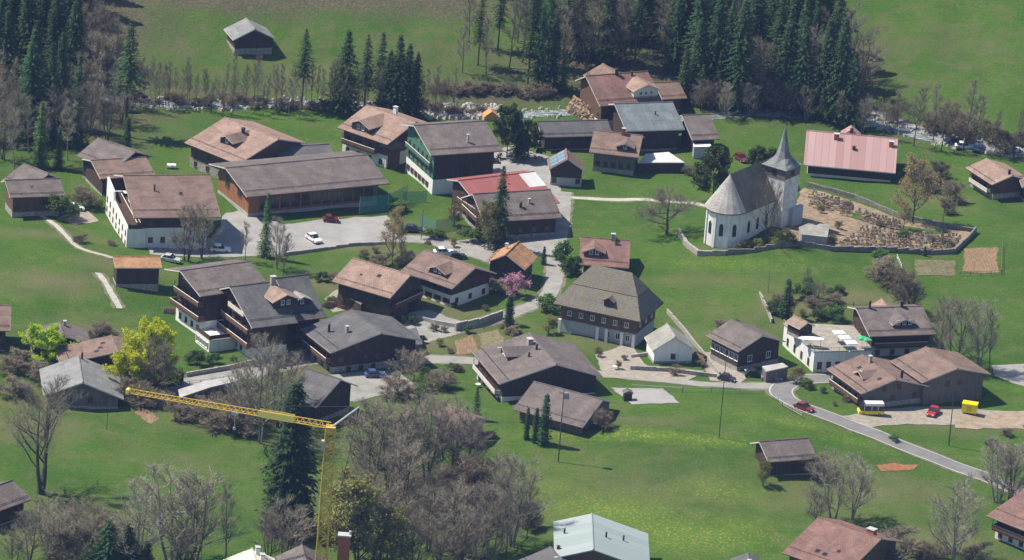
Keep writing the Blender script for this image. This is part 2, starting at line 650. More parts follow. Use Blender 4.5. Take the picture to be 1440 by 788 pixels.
FIT = {
    'far_barn': [-63.48, 126.43, 4.87, -70.58, 7.89, 10.07, 3.2, 2.48],
    'left_cottage': [-102.97, 18.6, 0.3, 19.28, 12.11, 9.74, 5.0, 2.08],
    'cottage_wing': [-102.84, 24.58, 0.12, -43.12, 8.0, 11.73, 5.0, 2.61],
    'brown_back': [-87.19, 44.61, 0.0, -38.04, 11.19, 12.87, 5.0, 2.6],
    'brown_front': [-86.23, 39.12, 0.01, 23.47, 12.63, 13.12, 4.5, 1.82],
    'tan_chalet': [-58.96, 58.42, 0.0, -42.95, 17.02, 23.41, 5.51, 3.5],
    'inn': [-74.4, 13.53, 0.41, 15.02, 18.7, 26.93, 7.51, 4.54],
    'slate_annex': [-47.69, 57.69, 0.0, 23.68, 12.64, 11.59, 4.5, 1.64],
    'hall': [-48.09, 41.54, 0.0, 28.18, 33.79, 22.65, 5.51, 2.56],
    'mid_chalet': [-29.23, 74.75, 0.0, -38.26, 14.47, 18.81, 6.2, 3.15],
    'school': [-16.13, 61.14, 0.01, 23.97, 16.9, 21.13, 9.61, 3.14],
    'red_barn': [-5.06, 41.91, 0.03, 30.93, 18.84, 23.01, 5.01, 3.11],
    'grey_farm': [-1.56, 32.37, 0.1, 22.6, 17.92, 15.19, 4.5, 3.61],
    'solar_shed': [9.79, 65.16, 0.03, -85.39, 6.82, 7.88, 3.9, 2.57],
    'slate_barn': [10.54, 90.38, 0.0, 17.99, 16.43, 9.38, 3.7, 1.92],
    'dormer_cottage': [20.8, 79.1, 0.05, -6.13, 10.9, 13.87, 4.7, 2.72],
    'grey_barn': [26.11, 98.5, 0.01, 18.86, 13.75, 18.57, 5.2, 3.16],
    'lean_shed': [37.87, 96.79, 0.01, 20.19, 6.66, 14.91, 4.0, 3.17],
    'big_chalet': [19.77, 110.33, 0.0, 26.52, 15.53, 16.23, 6.5, 4.32],
    'chalet_wing': [18.1, 116.93, 0.64, -59.47, 6.39, 9.68, 7.0, 2.23],
    'garage': [31.23, 120.99, 0.57, 23.3, 6.12, 10.39, 3.5, 2.13],
    'pink_barn': [72.62, 91.2, 0.07, -2.19, 20.33, 21.37, 2.81, 4.41],
    'east_house': [105.11, 81.75, 0.02, -61.29, 11.6, 10.21, 4.0, 1.64],
    'orange_shed': [-77.59, -24.72, 1.46, 12.7, 9.81, 6.8, 5.0, 1.15],
    'hotel_a': [-60.5, -41.47, 0.14, 32.91, 16.42, 17.44, 10.5, 2.39],
    'hotel_b': [-52.35, -50.48, 0.11, 30.32, 10.4, 21.46, 8.01, 4.96],
    'hotel_c': [-44.94, -41.09, 0.06, 31.54, 7.28, 18.49, 6.0, 5.92],
    'tan_house': [-27.07, -22.18, 0.02, -30.98, 14.43, 14.67, 5.7, 3.09],
    'white_base': [-13.21, -11.24, 0.01, -37.99, 13.93, 14.54, 4.8, 2.97],
    'slate_house': [-28.72, -54.11, 0.13, -61.15, 13.96, 22.52, 5.21, 3.08],
    'orange_house': [-0.42, 0.1, 0.02, -106.49, 9.02, 8.79, 4.5, 2.59],
    'red_cottage': [18.99, 12.03, 0.32, 0.66, 10.54, 16.3, 3.0, 3.17],
    'old_farm': [19.93, -26.66, 0.22, -18.1, 14.17, 13.52, 6.5, 5.35],
    'white_hut': [33.2, -40.37, 0.59, -76.08, 7.7, 8.99, 3.0, 2.98],
    'dark_house': [48.65, -38.38, 0.68, -50.57, 10.39, 12.71, 4.6, 2.46],
    'east_chalet': [78.15, -22.01, 0.89, 18.22, 14.6, 18.29, 5.0, 2.65],
    'post_chalet': [75.46, -53.75, 1.07, -61.71, 14.49, 15.79, 3.8, 2.28],
    'big_shed': [88.22, -48.5, 0.61, -60.34, 12.66, 16.37, 5.5, 2.15],
    'near_chalet': [7.26, -67.12, 1.26, -70.63, 17.97, 23.53, 5.51, 3.65],
    'low_barn': [12.87, -84.57, 2.1, -26.8, 15.7, 16.31, 3.0, 3.35],
    'hidden_house': [-8.63, -96.34, 0.83, -38.33, 9.78, 6.17, 5.0, 1.18],
    'slate_shed': [-35.66, -87.02, 0.55, -33.89, 8.52, 15.46, 4.5, 3.79],
    'grey_shed': [-83.64, -89.55, 0.75, -81.9, 14.7, 15.27, 3.0, 3.03],
    'brown_low': [-78.16, -73.07, 0.41, -76.39, 9.28, 23.08, 3.51, 2.6],
    'tiny_house': [-89.47, -64.75, 0.26, -79.63, 8.11, 13.74, 3.5, 1.81],
    'edge_shed': [-103.3, -60.49, 0.23, 5.53, 6.23, 13.95, 5.0, 2.73],
    'meadow_barn': [55.66, -100.04, 1.51, 22.87, 10.54, 10.19, 3.8, 2.23],
    'se_roof': [67.69, -147.37, 0.0, -35.15, 14.63, 22.79, 5.01, 4.06],
    'corner_house': [110.49, -117.01, 0.03, -41.76, 12.26, 33.01, 5.02, 4.13],
    'metal_house': [18.9, -157.4, 0.01, -88.07, 18.2, 14.39, 6.0, 2.18],
    'sw_house': [-95.09, -154.11, 0.01, 52.16, 11.35, 10.42, 4.0, 2.16],
    'bottom_roof': [-34.24, -180.85, 0.0, -81.04, 12.22, 11.73, 5.0, 3.03],
    'cream_roof': [-43.81, -180.48, 0.0, -80.17, 6.83, 10.56, 5.0, 2.49],
    'bottom_grey': [12.29, -164.96, 0.0, -67.79, 6.57, 12.29, 4.0, 2.25],
    'bottom_peak': [48.94, -160.99, 0.0, -84.59, 10.08, 8.33, 4.0, 1.83],
    'brown_hut': [-68.02, -76.95, 0.57, -48.51, 8.69, 6.6, 2.5, 1.71],
    'back_roof': [77.61, -17.62, 1.25, -76.22, 7.37, 5.74, 4.5, 1.66]
}
G = FIT.get
# --- top row of the village
r, q = house('hay_barn', 'small grey-roofed hay barn alone in the meadow beyond the stream', 'barn', G('far_barn'), 'weather', 'wood', 'stone', .9, ov=.7, og=.6, win={'B': [(1.2, 1)]})
r, q = house('cottage', 'low grey-brown cottage with layered roof at the left forest edge', 'cottage', G('left_cottage'), 'greybrown', 'woodmid', 'stone', 1.2, win={'F': [(1.6, 5)]}, wb=3.2)
wing(r, G('cottage_wing'), 'greybrown', 'wood', wb=4.0)
r, q = house('farmhouse', 'farmhouse with grey and brown roof planes behind the white inn', 'house', G('brown_back'), 'greybrown', 'wood', win={'A': [(1.5, 2)]})
wing(r, G('brown_front'), 'brown', 'wood', win={'F': [(1.5, 3)]})
r, q = house('chalet', 'wide tan-roofed chalet with one dormer beside the big hall', 'chalet', G('tan_chalet'), 'tan', 'woodmid', 'stone', 2.2, win={'F': [(.6, 4), (3.2, 4)], 'B': [(3.0, 3), (.7, 3)]}, chim=[(.5, 3.0, .8, 1.5, 'black')], dorm=[(.2, 4.2, 7.4, 1.3, 'brown', 'wood', 1)], wb=9.0)
r, q = house('inn', 'large white-walled inn with brown roof and balconies on its gable', 'inn', G('inn'), 'brown', 'wood', 'white', 4.6, ov=1.6, og=2.6, wb=9.5,
             win={'A': [(.6, 5, .08, .92), (2.6, 5, .08, .92), (5.4, 4, .25, .75, 'b')], 'F': [(1.4, 5), (5.1, 4, .1, .9, 'b')]},
             bal=[('A', 4.65, .06, .97, 1.3, 'woodmid'), ('A', 7.3, .25, .78, 1.0, 'woodmid')], chim=[(-3.5, 5, .35, 1.2, 'black')], sky=[(2, 6.0)])
W, dims, zr, t = q
pd = MB()
pd.box(dims[0] - 3.6, dims[0] + .5, dims[2] - .5, dims[3] + 3.5, -4, 4.55)
yb_ = dims[3] + 3.5
pd.prism([(dims[0] - 3.62, dims[2] - .52, 4.5), (dims[0] - 3.62, dims[2] - .52, 4.75), (dims[0] - 3.62, 3.2, 5.2), (dims[0] - 3.62, 4.2, 7.0), (dims[0] - 3.62, yb_, 7.7), (dims[0] - 3.62, yb_, 4.5)], (.4, 0, 0))
pd.obj('podium_wall', M['white'], r, W)
for zz in (.6, 2.7):
    for k in range(7):
        add_window(r, W, 'A', .06 + .88 * k / 6, zz, (dims[0] - 3.6, 0, dims[2] - .5, dims[3] + 3.5), .9, 1.1, 'b')
pr = MB()
pr.box(dims[0] - 3.2, dims[0] - 3.1, dims[2] - .5, 2.9, 4.56, 5.75)
pr.box(dims[0] - 3.1, dims[0] - .1, dims[2] + .5, dims[3] + 3, 4.56, 4.6)
pr.box(dims[0] - 3.45, dims[0] - .2, dims[2] - .5, dims[2] - .38, 4.56, 5.5)
pr.obj('balcony', M['trimdark'], r, W)
r, q = house('annexe', 'low slate-roofed annexe between the tan chalet and the hall', 'house', G('slate_annex'), 'slate', 'wood', win={'A': [(1.4, 2)]}, wb=4.5)
r, q = house('hall', 'long timber hall with orange gable and glazed front on the car park', 'hall', G('hall'), 'greybrown', 'woodorange', 'concrete', .8, ov=2.2, og=1.6, ww=2.1, wh=2.9, style='b', win={'F': [(1.4, 11, .12, .93)], 'A': [(3.0, 2, .3, .7)]}, wb=8.5)
r, q = house('guesthouse', 'tan-roofed guesthouse with stacked gables above the green school', 'house', G('mid_chalet'), 'tan', 'woodmid', 'white', 3.0, win={'F': [(.8, 4), (3.6, 4)], 'B': [(3.2, 3)]}, bal=[('F', 3.1, .05, .8, 1.2, 'woodmid')], chim=[(.8, -.4, .9, 1.6, 'white')],
             dorm=[(-1.6, 5.2, 8.2, 1.5, 'tan', 'woodmid', 2)], wb=8.0)
p = at(548, 233)
o = empty('porch_tower', (p.x, p.y, p.z), math.radians(-55))
tag(o, 'small round-roofed corner porch in front of the guesthouse gables', 'porch')
mb = MB()
mb.prism([(2.1 * math.cos(a), 2.1 * math.sin(a), -1) for a in [k * math.pi / 4 for k in range(8)]], (0, 0, 6.2))
mb.obj('wall', M['woodmid'], o)
mb = MB()
for k in range(12):
    a, b2 = k * math.pi / 6, (k + 1) * math.pi / 6
    mb.poly([(2.9 * math.cos(a), 2.9 * math.sin(a), 4.9), (2.9 * math.cos(b2), 2.9 * math.sin(b2), 4.9), (0, 0, 7.4)])
mb.prism([(2.9 * math.cos(k * math.pi / 6), 2.9 * math.sin(k * math.pi / 6), 4.7) for k in range(12)], (0, 0, .19), 1)
mb.obj('roof', [M['tan'], M['soffit']], o)
r, q = house('school', 'tall green-gabled schoolhouse with white base and dark plank side', 'school', G('school'), 'greybrown', 'wood', 'white', 3.4, ov=1.3, og=1.5, wb=7.5,
             win={'A': [(.9, 6, .1, .8, 'bs')]}, chim=[(1.5, 7.0, .4, 1.6, 'offgrey')])
W, dims, zr, t = q
gm = MB()   # green boarded gable front
xa, xb, yf, yb = dims
gm.prism([(xa - .12, yf - .02, 3.55), (xa - .12, yb + .02, 3.55), (xa - .12, yb + .02, zr - .35 - t * yb), (xa - .12, 0, zr - .35), (xa - .12, yf - .02, zr - .35 + t * yf)], (.11, 0, 0))
gm.obj('green_gable', M['green'], r, W)
for zz, n, a, b2 in ((4.0, 6, .1, .9), (6.6, 6, .1, .9), (9.2, 3, .3, .7)):
    for k in range(n):
        add_window(r, W, 'A', a + (b2 - a) * k / (n - 1), zz, (xa - .12, xb, yf, yb), .9, 1.3, 'b')
balcony(r, W, 'A', (xa - .12, xb, yf, yb), 6.1, .04, .96, .7, M['green'], posts=False)
r, q = house('red_roof_barn', 'barn with bright red sheet roof and white end panel below the school', 'barn', G('red_barn'), 'red', 'wood', 'stone', .8, wb=5.0, win={'A': [(1.6, 3), (4.2, 2, .3, .7)]}, bal=[('A', 3.6, .3, .95, 1.2, 'woodmid')])
W, dims, zr, t = q
wm = MB()
wp = .035
wm.prism([(5.4, 0, zr + wp), (9.45, 0, zr + wp), (9.45, -5.2, zr + wp - t * 5.2), (5.4, -5.2, zr + wp - t * 5.2)], (0, 0, .02))
wm.obj('roof_panel', M['white_sheet'], r, W)
r, q = house('farmhouse', 'grey-roofed farmhouse built against the red barn beside the lane', 'house', G('grey_farm'), 'greybrown', 'wood', 'stone', .8, win={'F': [(1.2, 5)], 'A': [(1.4, 3), (3.8, 2, .3, .6)]}, bal=[('A', 3.2, .05, .8, 1.3, 'woodmid')], chim=[(.6, 4.2, .6, .9, 'black'), (2.9, 3.2, .45, .7, 'offgrey')], wb=6.5)
r, q = house('solar_shed', 'little dark shed with a solar panel roof slope near the school yard', 'shed', G('solar_shed'), 'brown', 'wood', 'offgrey', 1.9, ov=.6, og=.6, win={'B': [(.7, 2)]})
W, dims, zr, t = q
for i in range(3):
    for j in range(2):
        mb = MB()
        u0, v0 = -3.0 + i * 2.0, .5 + j * 1.55
        mb.prism([(u0, -v0, zr - t * v0 + .05), (u0 + 1.85, -v0, zr - t * v0 + .05), (u0 + 1.85, -v0 - 1.4, zr - t * (v0 + 1.4) + .05), (u0, -v0 - 1.4, zr - t * (v0 + 1.4) + .05)], (0, 0, .04))
        mb.obj('solar_panel', M['solar'], r, W)
r, q = house('slate_barn', 'low dark barn with slate-grey roof beside the round conifers', 'barn', G('slate_barn'), 'slate', 'wood', wb=3.5, win={'F': [(1.2, 4)]})
r, q = house('cottage', 'brown-roofed cottage with front dormer below the grey barn', 'cottage', G('dormer_cottage'), 'brown', 'woodgrey', 'stone', 1.0, wb=4.0, win={'F': [(1.3, 5)]}, dorm=[(2.2, 3.4, 5.0, .9, 'brown', 'wood', 1)], chim=[(1.2, .4, .8, 1.3, 'brick')])
r, q = house('grey_barn', 'big barn with plain blue-grey roof in front of the top chalet', 'barn', G('grey_barn'), 'bluegrey', 'wood', wb=4.0, win={'F': [(1.4, 3)]}, chim=[(1.5, 4, .3, .6, 'black')])
r, q = house('lean_shed', 'brown-roofed shed right of the blue-grey barn', 'shed', G('lean_shed'), 'greybrown', 'wood', wb=2.5)
r, q = house('large_chalet', 'large brown chalet with cross gable and wing below the fir forest', 'chalet', G('big_chalet'), 'reddish', 'woodmid', 'white', 2.4, wb=5.0, win={'A': [(3.0, 3), (.6, 3)], 'F': [(3.2, 3)]}, chim=[(-.2, .3, .8, 1.3, 'black'), (3.4, .8, .5, .9, 'black')], dorm=[(4.2, 6.0, 6.8, 2.0, 'tan', 'cream', 3)])
wing(r, G('chalet_wing'), 'brown', 'woodmid', wb=3.0)
r, q = house('garage', 'brown-roofed garage at the right end of the top chalet', 'garage', G('garage'), 'brown', 'woodmid', wb=2.5)
r, q = house('pink_barn', 'long barn with streaked pink metal roof right of the church', 'barn', G('pink_barn'), 'pink', 'wood', 'cream', .6, wb=5, chim=[(-3.4, 1.8, 1.1, 1.0, 'brick'), (.6, 4.6, .7, .6, 'black'), (8.8, 2.5, 1.0, .9, 'brick')], dorm=[])
W, dims, zr, t = q
mb = MB()
mb.prism([(-2.6, 1.0, zr - .9), (1.9, 1.0, zr - .9), (-.35, 1.0, zr + .75)], (0, 3.4, 0))
mb.obj('dormer', M['pink'], r, W)
chimney(r, W, zr + .5, t, -.2, -1.2, .7, .8, M['black'])
r, q = house('house', 'brown-roofed house with balcony at the right edge by the car park', 'house', G('east_house'), 'tan', 'woodmid', 'stone', 1.2, win={'F': [(1.7, 4)], 'B': [(1.8, 2)]}, bal=[('F', 1.3, .1, .9, 1.0, 'trim')], chim=[(4.6, .2, .6, .8, 'black')])
wing(r, [113.5, 79.5, 0.1, 15, 9, 7, 3.6, 1.3], 'tan', 'wood', wb=2)
# --- left middle
r, q = house('orange_shed', 'open shed with bright orange tile roof below the white inn', 'shed', G('orange_shed'), 'orange', 'wood', 'stone', 1.2, ov=.6, og=.5, wb=2.0)
r, q = house('hotel', 'rambling chalet hotel with three balcony tiers and white ground floor', 'hotel', G('hotel_a'), 'greybrown', 'wood', 'white', 4.2, ov=1.5, og=2.6, wb=6.5,
             win={'A': [(4.9, 5, .1, .9), (7.7, 4, .2, .8), (1.2, 5, .15, .95)], 'F': [(1.4, 4)]}, bal=[('A', 4.3, .02, .98, 1.7, 'woodmid'), ('A', 7.1, .08, .92, 1.5, 'woodmid'), ('A', 9.8, .3, .72, 1.1, 'woodmid')])
q2 = wing(r, G('hotel_b'), 'slate', 'wood', 'white', 2.9, ov=1.4, og=1.6, win={'A': [(.6, 4, .1, .6), (3.5, 4, .08, .75), (6.2, 4, .1, .7), (8.8, 2, .35, .6)]}, bal=[('A', 3.0, .02, .98, 1.6, 'woodmid'), ('A', 5.8, .1, .95, 1.5, 'woodmid'), ('A', 8.4, .25, .75, 1.1, 'trim')], chim=[(4.2, .8, 1.0, 1.7, 'stone')], dorm=[(4.3, 5.6, 6.6, 2.2, 'tan', 'wood', 2)], wb=6)
wing(r, G('hotel_c'), 'slate', 'wood', 'woodmid', 2.4, wb=4.0, win={'F': [(.6, 2), (3.2, 2)]}, dorm=[(-.6, 3.6, 6.2, 1.3, 'pale', 'wood', 1)])
# hotel terrace with a planked rail
W, dims, zr, t = q2
tb = MB()
tb.box(dims[0] - 6.2, dims[0] - .1, -1.5, dims[3], -4, 2.5, 0)
tb.box(dims[0] - 6.3, dims[0] - 6.15, -1.6, dims[3] + .1, 2.6, 3.5, 1)
tb.box(dims[0] - 6.1, dims[0] - .1, -1.65, -1.52, 2.6, 3.5, 1)
tb.obj('terrace', [M['white'], M['trimdark']], r, W)
for k in range(4):
    add_window(r, W, 'A', .2 + .2 * k, .5, (dims[0] - 6.2, 0, -1.5, dims[3]), 1.0, 1.2, 'ws')
r, q = house('house', 'tan-roofed dark timber house in the village centre', 'house', G('tan_house'), 'tan', 'wood', 'woodmid', 2.6, win={'F': [(.6, 4), (3.2, 4)], 'B': [(.7, 4), (3.3, 4), (5.9, 2, .35, .65)]}, sky=[(1.2, 2.6, .9, .9), (-2.6, 3.6, .5, .6)], bal=[('B', 2.7, .1, .9, 1.0, 'woodmid')])
r, q = house('house', 'white-based timber house with dormer below the lane', 'house', G('white_base'), 'brown', 'wood', 'white', 2.7, win={'F': [(.7, 5, .1, .9, 'bs'), (3.1, 4, .1, .9, 'b')], 'B': [(.7, 3, .15, .85, 'b'), (3.4, 4, .15, .85, 'b')]}, dorm=[(.9, 4.4, 4.9, 1.3, 'brown', 'wood', 2)])
r, q = house('chalet', 'large chalet with plain slate-grey roof beside the main road', 'chalet', G('slate_house'), 'slate', 'wood', 'stone', 1.6, win={'F': [(.4, 4), (2.6, 4)], 'B': [(2.4, 4, .1, .55), (4.9, 4, .15, .55), (.3, 3, .2, .5)]}, bal=[('F', 2.4, .05, .95, 1.2, 'woodmid')], chim=[(-1.5, 7.6, .5, 1.5, 'black'), (1.4, 5.0, .6, 1.1, 'stone')], wb=9.5)
r, q = house('cottage', 'small cottage with vivid orange roof behind the pink blossom tree', 'cottage', G('orange_house'), 'orange', 'wood', 'stone', .8, ov=.8, win={'B': [(1.2, 3), (3.6, 2, .35, .65)]}, chim=[(-1, 1.6, .6, 1.1, 'white')])
r, q = house('cottage', 'red-brown roofed cottage peeking over the old farmhouse roof', 'cottage', G('red_cottage'), 'reddish', 'woodmid', 'white', 1.0, wb=4.5, win={'F': [(1.2, 4)]}, dorm=[(-2.3, 4.2, 5.2, 1.0, 'reddish', 'woodmid', 2)], chim=[(1.6, .2, .8, 1.2, 'stone')])
# the old farmhouse: steep hipped roof
p = at(839.2, 437.7, 6.4)
rot = math.radians(-20.6)
cx, cy = p.x - math.sin(rot) * 6.6, p.y + math.cos(rot) * 6.6
r = empty('old_farmhouse', (cx, cy, hz(cx, cy)), rot)
tag(r, 'huge old farmhouse with steep hipped shingle roof and white pillars', 'farmhouse')
LX, LY, EH, RI, IN = 9.7, 6.7, 6.3, 7.6, 5.7
mb = MB()
cor = [(-LX, -LY), (LX, -LY), (LX, LY), (-LX, LY)]
mid = [(-LX + 2.6, -LY * .48), (LX - 2.3, -LY * .48), (LX - 2.3, LY * .48), (-LX + 2.6, LY * .48)]
rd = [(-LX + IN, 0), (LX - IN + .6, 0)]
zm_ = EH + RI * .49
for i in range(4):
    j = (i + 1) % 4
    mb.poly([(*cor[i], EH), (*cor[j], EH), (*mid[j], zm_), (*mid[i], zm_)])
    mb.poly([(*cor[i], EH - .25), (*cor[j], EH - .25), (*cor[j], EH), (*cor[i], EH)], 1)
zt = EH + RI
mb.poly([(*mid[0], zm_ + .15), (*mid[1], zm_ + .15), (*rd[1], zt), (*rd[0], zt)])
mb.poly([(*mid[2], zm_ + .15), (*mid[3], zm_ + .15), (*rd[0], zt), (*rd[1], zt)])
mb.poly([(*mid[1], zm_ + .15), (*mid[2], zm_ + .15), (*rd[1], zt)])
mb.poly([(*mid[3], zm_ + .15), (*mid[0], zm_ + .15), (*rd[0], zt)])
for i in range(4):
    j = (i + 1) % 4
    mb.poly([(*mid[i], zm_ - .02), (*mid[j], zm_ - .02), (*mid[j], zm_ + .15), (*mid[i], zm_ + .15)], 1)
mb.poly([(*c, EH - .25) for c in cor], 2)
mb.obj('roof', [M['old'], M['soffit'], M['soffit']], r)
mb = MB()
mb.box(-LX + 1.4, LX - 1.2, -LY + 1.3, LY - 1.3, 2.9, EH - .26)
mb.obj('upper_wall', M['woodmid'], r)
mb = MB()
mb.box(-LX + 1.5, LX - 1.3, -LY + 1.6, LY - 1.4, -3, 2.9)
mb.obj('base_wall', M['offgrey'], r)
for px_ in (-8.2, .2, 2.2, 5.6, 8.2):
    mb = MB()
    mb.box(px_ - .3, px_ + .3, -LY + .75, -LY + 1.25, -2, 2.85)
    mb.obj('pillar', M['white'], r)
I4 = Matrix.Identity(4)
dm = (-LX + 1.4, LX - 1.2, -LY + 1.3, LY - 1.3)
for k in range(6):
    add_window(r, I4, 'F', .12 + .15 * k, 3.9, dm, .9, 1.1, 'w')
for k in range(4):
    add_window(r, I4, 'F', .5 + .13 * k, .8, (dm[0], dm[1], dm[2] + .3, dm[3]), 1.0, 1.4, 'w')
for k in range(3):
    add_window(r, I4, 'B', .2 + .3 * k, 3.9, dm, .9, 1.1, 'w')
mb = MB()
zz = EH + 2.0
mb.prism([(1.0, -LY + 1.2, zz - .6), (3.0, -LY + 1.2, zz - .6), (3.0, -LY + 1.2, zz + .5), (2.0, -LY + 1.2, zz + 1.2), (1.0, -LY + 1.2, zz + .5)], (0, 2.4, 0))
d = mb.obj('dormer', M['wood'], r)
mb = MB()
for s in (-1, 1):
    mb.prism([(2.0, -LY + .9, zz + 1.36), (2.0 + s * 1.3, -LY + .9, zz + .45), (2.0 + s * 1.3, -LY + 3.3, zz + .45), (2.0, -LY + 3.9, zz + 1.36)], (0, 0, -.1))
mb.obj('dormer_roof', M['greybrown'], d)
skylight(r, Matrix.Rotation(math.pi / 2, 4, 'Z'), EH + RI, 1.2, 1.5, 7.6, 1.6, 1.5)
r, q = house('hut', 'small white hut with pale shingle roof beside the old farmhouse yard', 'hut', G('white_hut'), 'pale', 'white', ov=.5, og=.6, win={'B': [(.9, 1)]})
r, q = house('house', 'dark timber house with glazed veranda side on the right of the road', 'house', G('dark_house'), 'greybrown', 'wood', 'stone', .7, style='w', ww=1.2, wh=1.4, win={'F': [(2.0, 6, .06, .94)], 'B': [(1.4, 2, .3, .75)]}, ov=.9)
# --- right
r, q = house('chalet', 'restaurant chalet with balcony floor and roof dormer behind the terrace', 'chalet', G('east_chalet'), 'greybrown', 'wood', 'offgrey', 2.2, wb=5.0, win={'F': [(2.9, 5), (.4, 4)], 'A': [(3.0, 3)]}, dorm=[(1.2, 4.6, 6.2, 1.0, 'greybrown', 'wood', 3)], chim=[(-4.4, .2, .5, 1.5, 'black'), (2.7, .1, .7, 1.2, 'black')], bal=[('F', 2.3, .05, .95, .9, 'woodmid')])
r, q = house('shed', 'tan-roofed shed just behind the ridge of the restaurant chalet', 'shed', G('back_roof'), 'tan', 'woodmid')
r, q = house('chalet', 'brown chalet with carved balcony side beside the yellow minibus', 'chalet', G('post_chalet'), 'brown', 'woodgrey', 'stone', .9, win={'F': [(1.2, 6, .06, .94)], 'B': [(1.2, 3), (3.4, 2, .35, .6)]}, bal=[('F', 1.1, .04, .96, 1.0, 'woodmid')], dorm=[(.8, 3.2, 4.6, .9, 'brown', 'wood', 1)], chim=[(-3, .4, .7, 1.2, 'stone'), (5.5, -2.2, .6, 1.5, 'black')], sky=[(-2.6, 3.0), (4.6, 2.4)])
r, q = house('large_shed', 'large brown-roofed shed with grey plank gable above the parked vehicles', 'shed', G('big_shed'), 'brown', 'woodgrey', 'woodgrey', .6, win={'B': [(3.6, 2, .4, .6)]})
r, q = house('chalet', 'broad chalet with brown roof and white cellar in the lower centre', 'chalet', G('near_chalet'), 'greybrown', 'wood', 'white', 2.3, win={'F': [(.4, 5, .1, .9, 'bs'), (2.8, 4, .1, .9, 'b')], 'B': [(2.8, 4, .15, .6), (5.0, 2, .35, .6)]}, bal=[('F', 2.5, .05, .95, 1.3, 'trim')], dorm=[(-2.4, 4.4, 7.2, 1.1, 'greybrown', 'wood', 2)], chim=[(-3.6, 1.6, 1.2, 1.1, 'stone'), (-.4, 1.2, .5, 1.0, 'black'), (1.6, 3.4, .4, .7, 'black')], wb=10.0)
r, q = house('barn', 'low grey-brown barn sunk behind the meadow crest', 'barn', G('low_barn'), 'greybrown', 'woodgrey', wb=6, win={'B': [(1.0, 2)]})
r, q = house('house', 'grey rendered house half hidden behind bare trees', 'house', G('hidden_house'), 'brown', 'offgrey', wb=4.5, win={'B': [(1.5, 2)]})
r, q = house('chalet', 'slate-roofed chalet just behind the crane mast top', 'chalet', G('slate_shed'), 'slate', 'wood', 'stone', 1.0, wb=6.0, win={'B': [(1.6, 3), (4.0, 2, .35, .65)]})
r, q = house('old_barn', 'weathered grey barn with sheet roof at the left above the meadow', 'barn', G('grey_shed'), 'weather', 'woodgrey', 'stone', .7, wb=8.3, win={'B': [(1.4, 2, .3, .6)]}, chim=[(-6.2, -.6, .4, 1.2, 'black')])
r, q = house('barn', 'long tan-brown roof barn between the two yellow-green trees', 'barn', G('brown_low'), 'brown', 'wood', wb=4.5, sky=[(.5, 3.0), (2.0, 4.0), (-1.5, 2.2)])
r, q = house('cabin', 'small brown cabin behind the round yellow-green tree', 'cabin', G('tiny_house'), 'greybrown', 'wood', wb=5.5, chim=[(-2.5, -.8, .6, .8, 'stone')])
r, q = house('shed', 'dark shed cut by the left picture edge', 'shed', G('edge_shed'), 'brown', 'wood', wb=3, win={'F': [(2, 3)]})
r, q = house('barn', 'lone brown meadow barn with greyish roof on the lower slope', 'barn', G('meadow_barn'), 'greybrown', 'wood', 'stone', .5, ov=.8, og=1.0, wb=4.2)
r, q = house('hut', 'small rusty-brown roofed hut under the bare tree by the main road', 'hut', G('brown_hut'), 'reddish', 'wood', ov=.5, og=.5, wb=2.8)
# --- bottom edge
r, q = house('house', 'wide red-brown tiled roof at the lower right picture edge', 'house', G('se_roof'), 'reddish', 'woodmid', 'white', 2.2, wb=8, sky=[(-1.5, 8.2, 1.0, 1.0), (.3, 8.4, 1.0, 1.0), (2.2, 6.6, .8, .8)], chim=[(4.6, -.6, 1.6, 1.0, 'brick')], win={'B': [(1.2, 3)]})
r, q = house('chalet', 'dark red roofed chalet with balcony cut by the lower right corner', 'chalet', G('corner_house'), 'reddish', 'wood', 'white', 2.0, ov=2.2, wb=4, win={'F': [(.5, 4), (2.8, 4)]}, bal=[('F', 2.4, .02, .98, 1.7, 'woodmid')])
r, q = house('metal_roof_house', 'house with pale zinc sheet roof at the bottom edge', 'house', G('metal_house'), 'metal', 'woodmid', edge='metal', ov=.9, og=.7, wb=11.0, chim=[(-2.0, 5.2, .35, .8, 'black'), (.5, -2.6, .35, .8, 'black'), (-1.0, -6.0, .35, .8, 'black')], win={'B': [(2.5, 4)]})
r, q = house('shed', 'brown-roofed shed cut by the lower left picture edge', 'shed', G('sw_house'), 'greybrown', 'wood', wb=3.5)
r, q = house('house', 'grey-brown hipped roof peak at the bottom beside the crane', 'house', G('bottom_roof'), 'greybrown', 'woodmid')
r, q = house('house', 'cream-coloured new roof with two white vents at the bottom left', 'house', G('cream_roof'), 'cream', 'woodmid', chim=[(-1.6, -.9, 1.0, 1.2, 'white'), (.4, -1.6, 1.0, .9, 'white')])
r, q = house('shed', 'small grey roof in front of the zinc-roofed house', 'shed', G('bottom_grey'), 'slate', 'brick', chim=[(-2, -1.2, .6, .9, 'black')])
r, q = house('shed', 'single grey roof peak poking up at the bottom right of centre', 'shed', G('bottom_peak'), 'slate', 'woodmid', chim=[(1, .3, .8, .8, 'brick')])
# ---------------------------------------------------------------- ground
def gauss(x, y, c, rx, ry, a=0.0):
    dx, dy = x - c[0], y - c[1]
    ca, sa = math.cos(a), math.sin(a)
    u, v = (dx * ca + dy * sa) / rx, (-dx * sa + dy * ca) / ry
    return math.exp(-(u * u + v * v))


def spots(lst):
    return [(at(px, py), rx, ry, w) for px, py, rx, ry, w in lst]


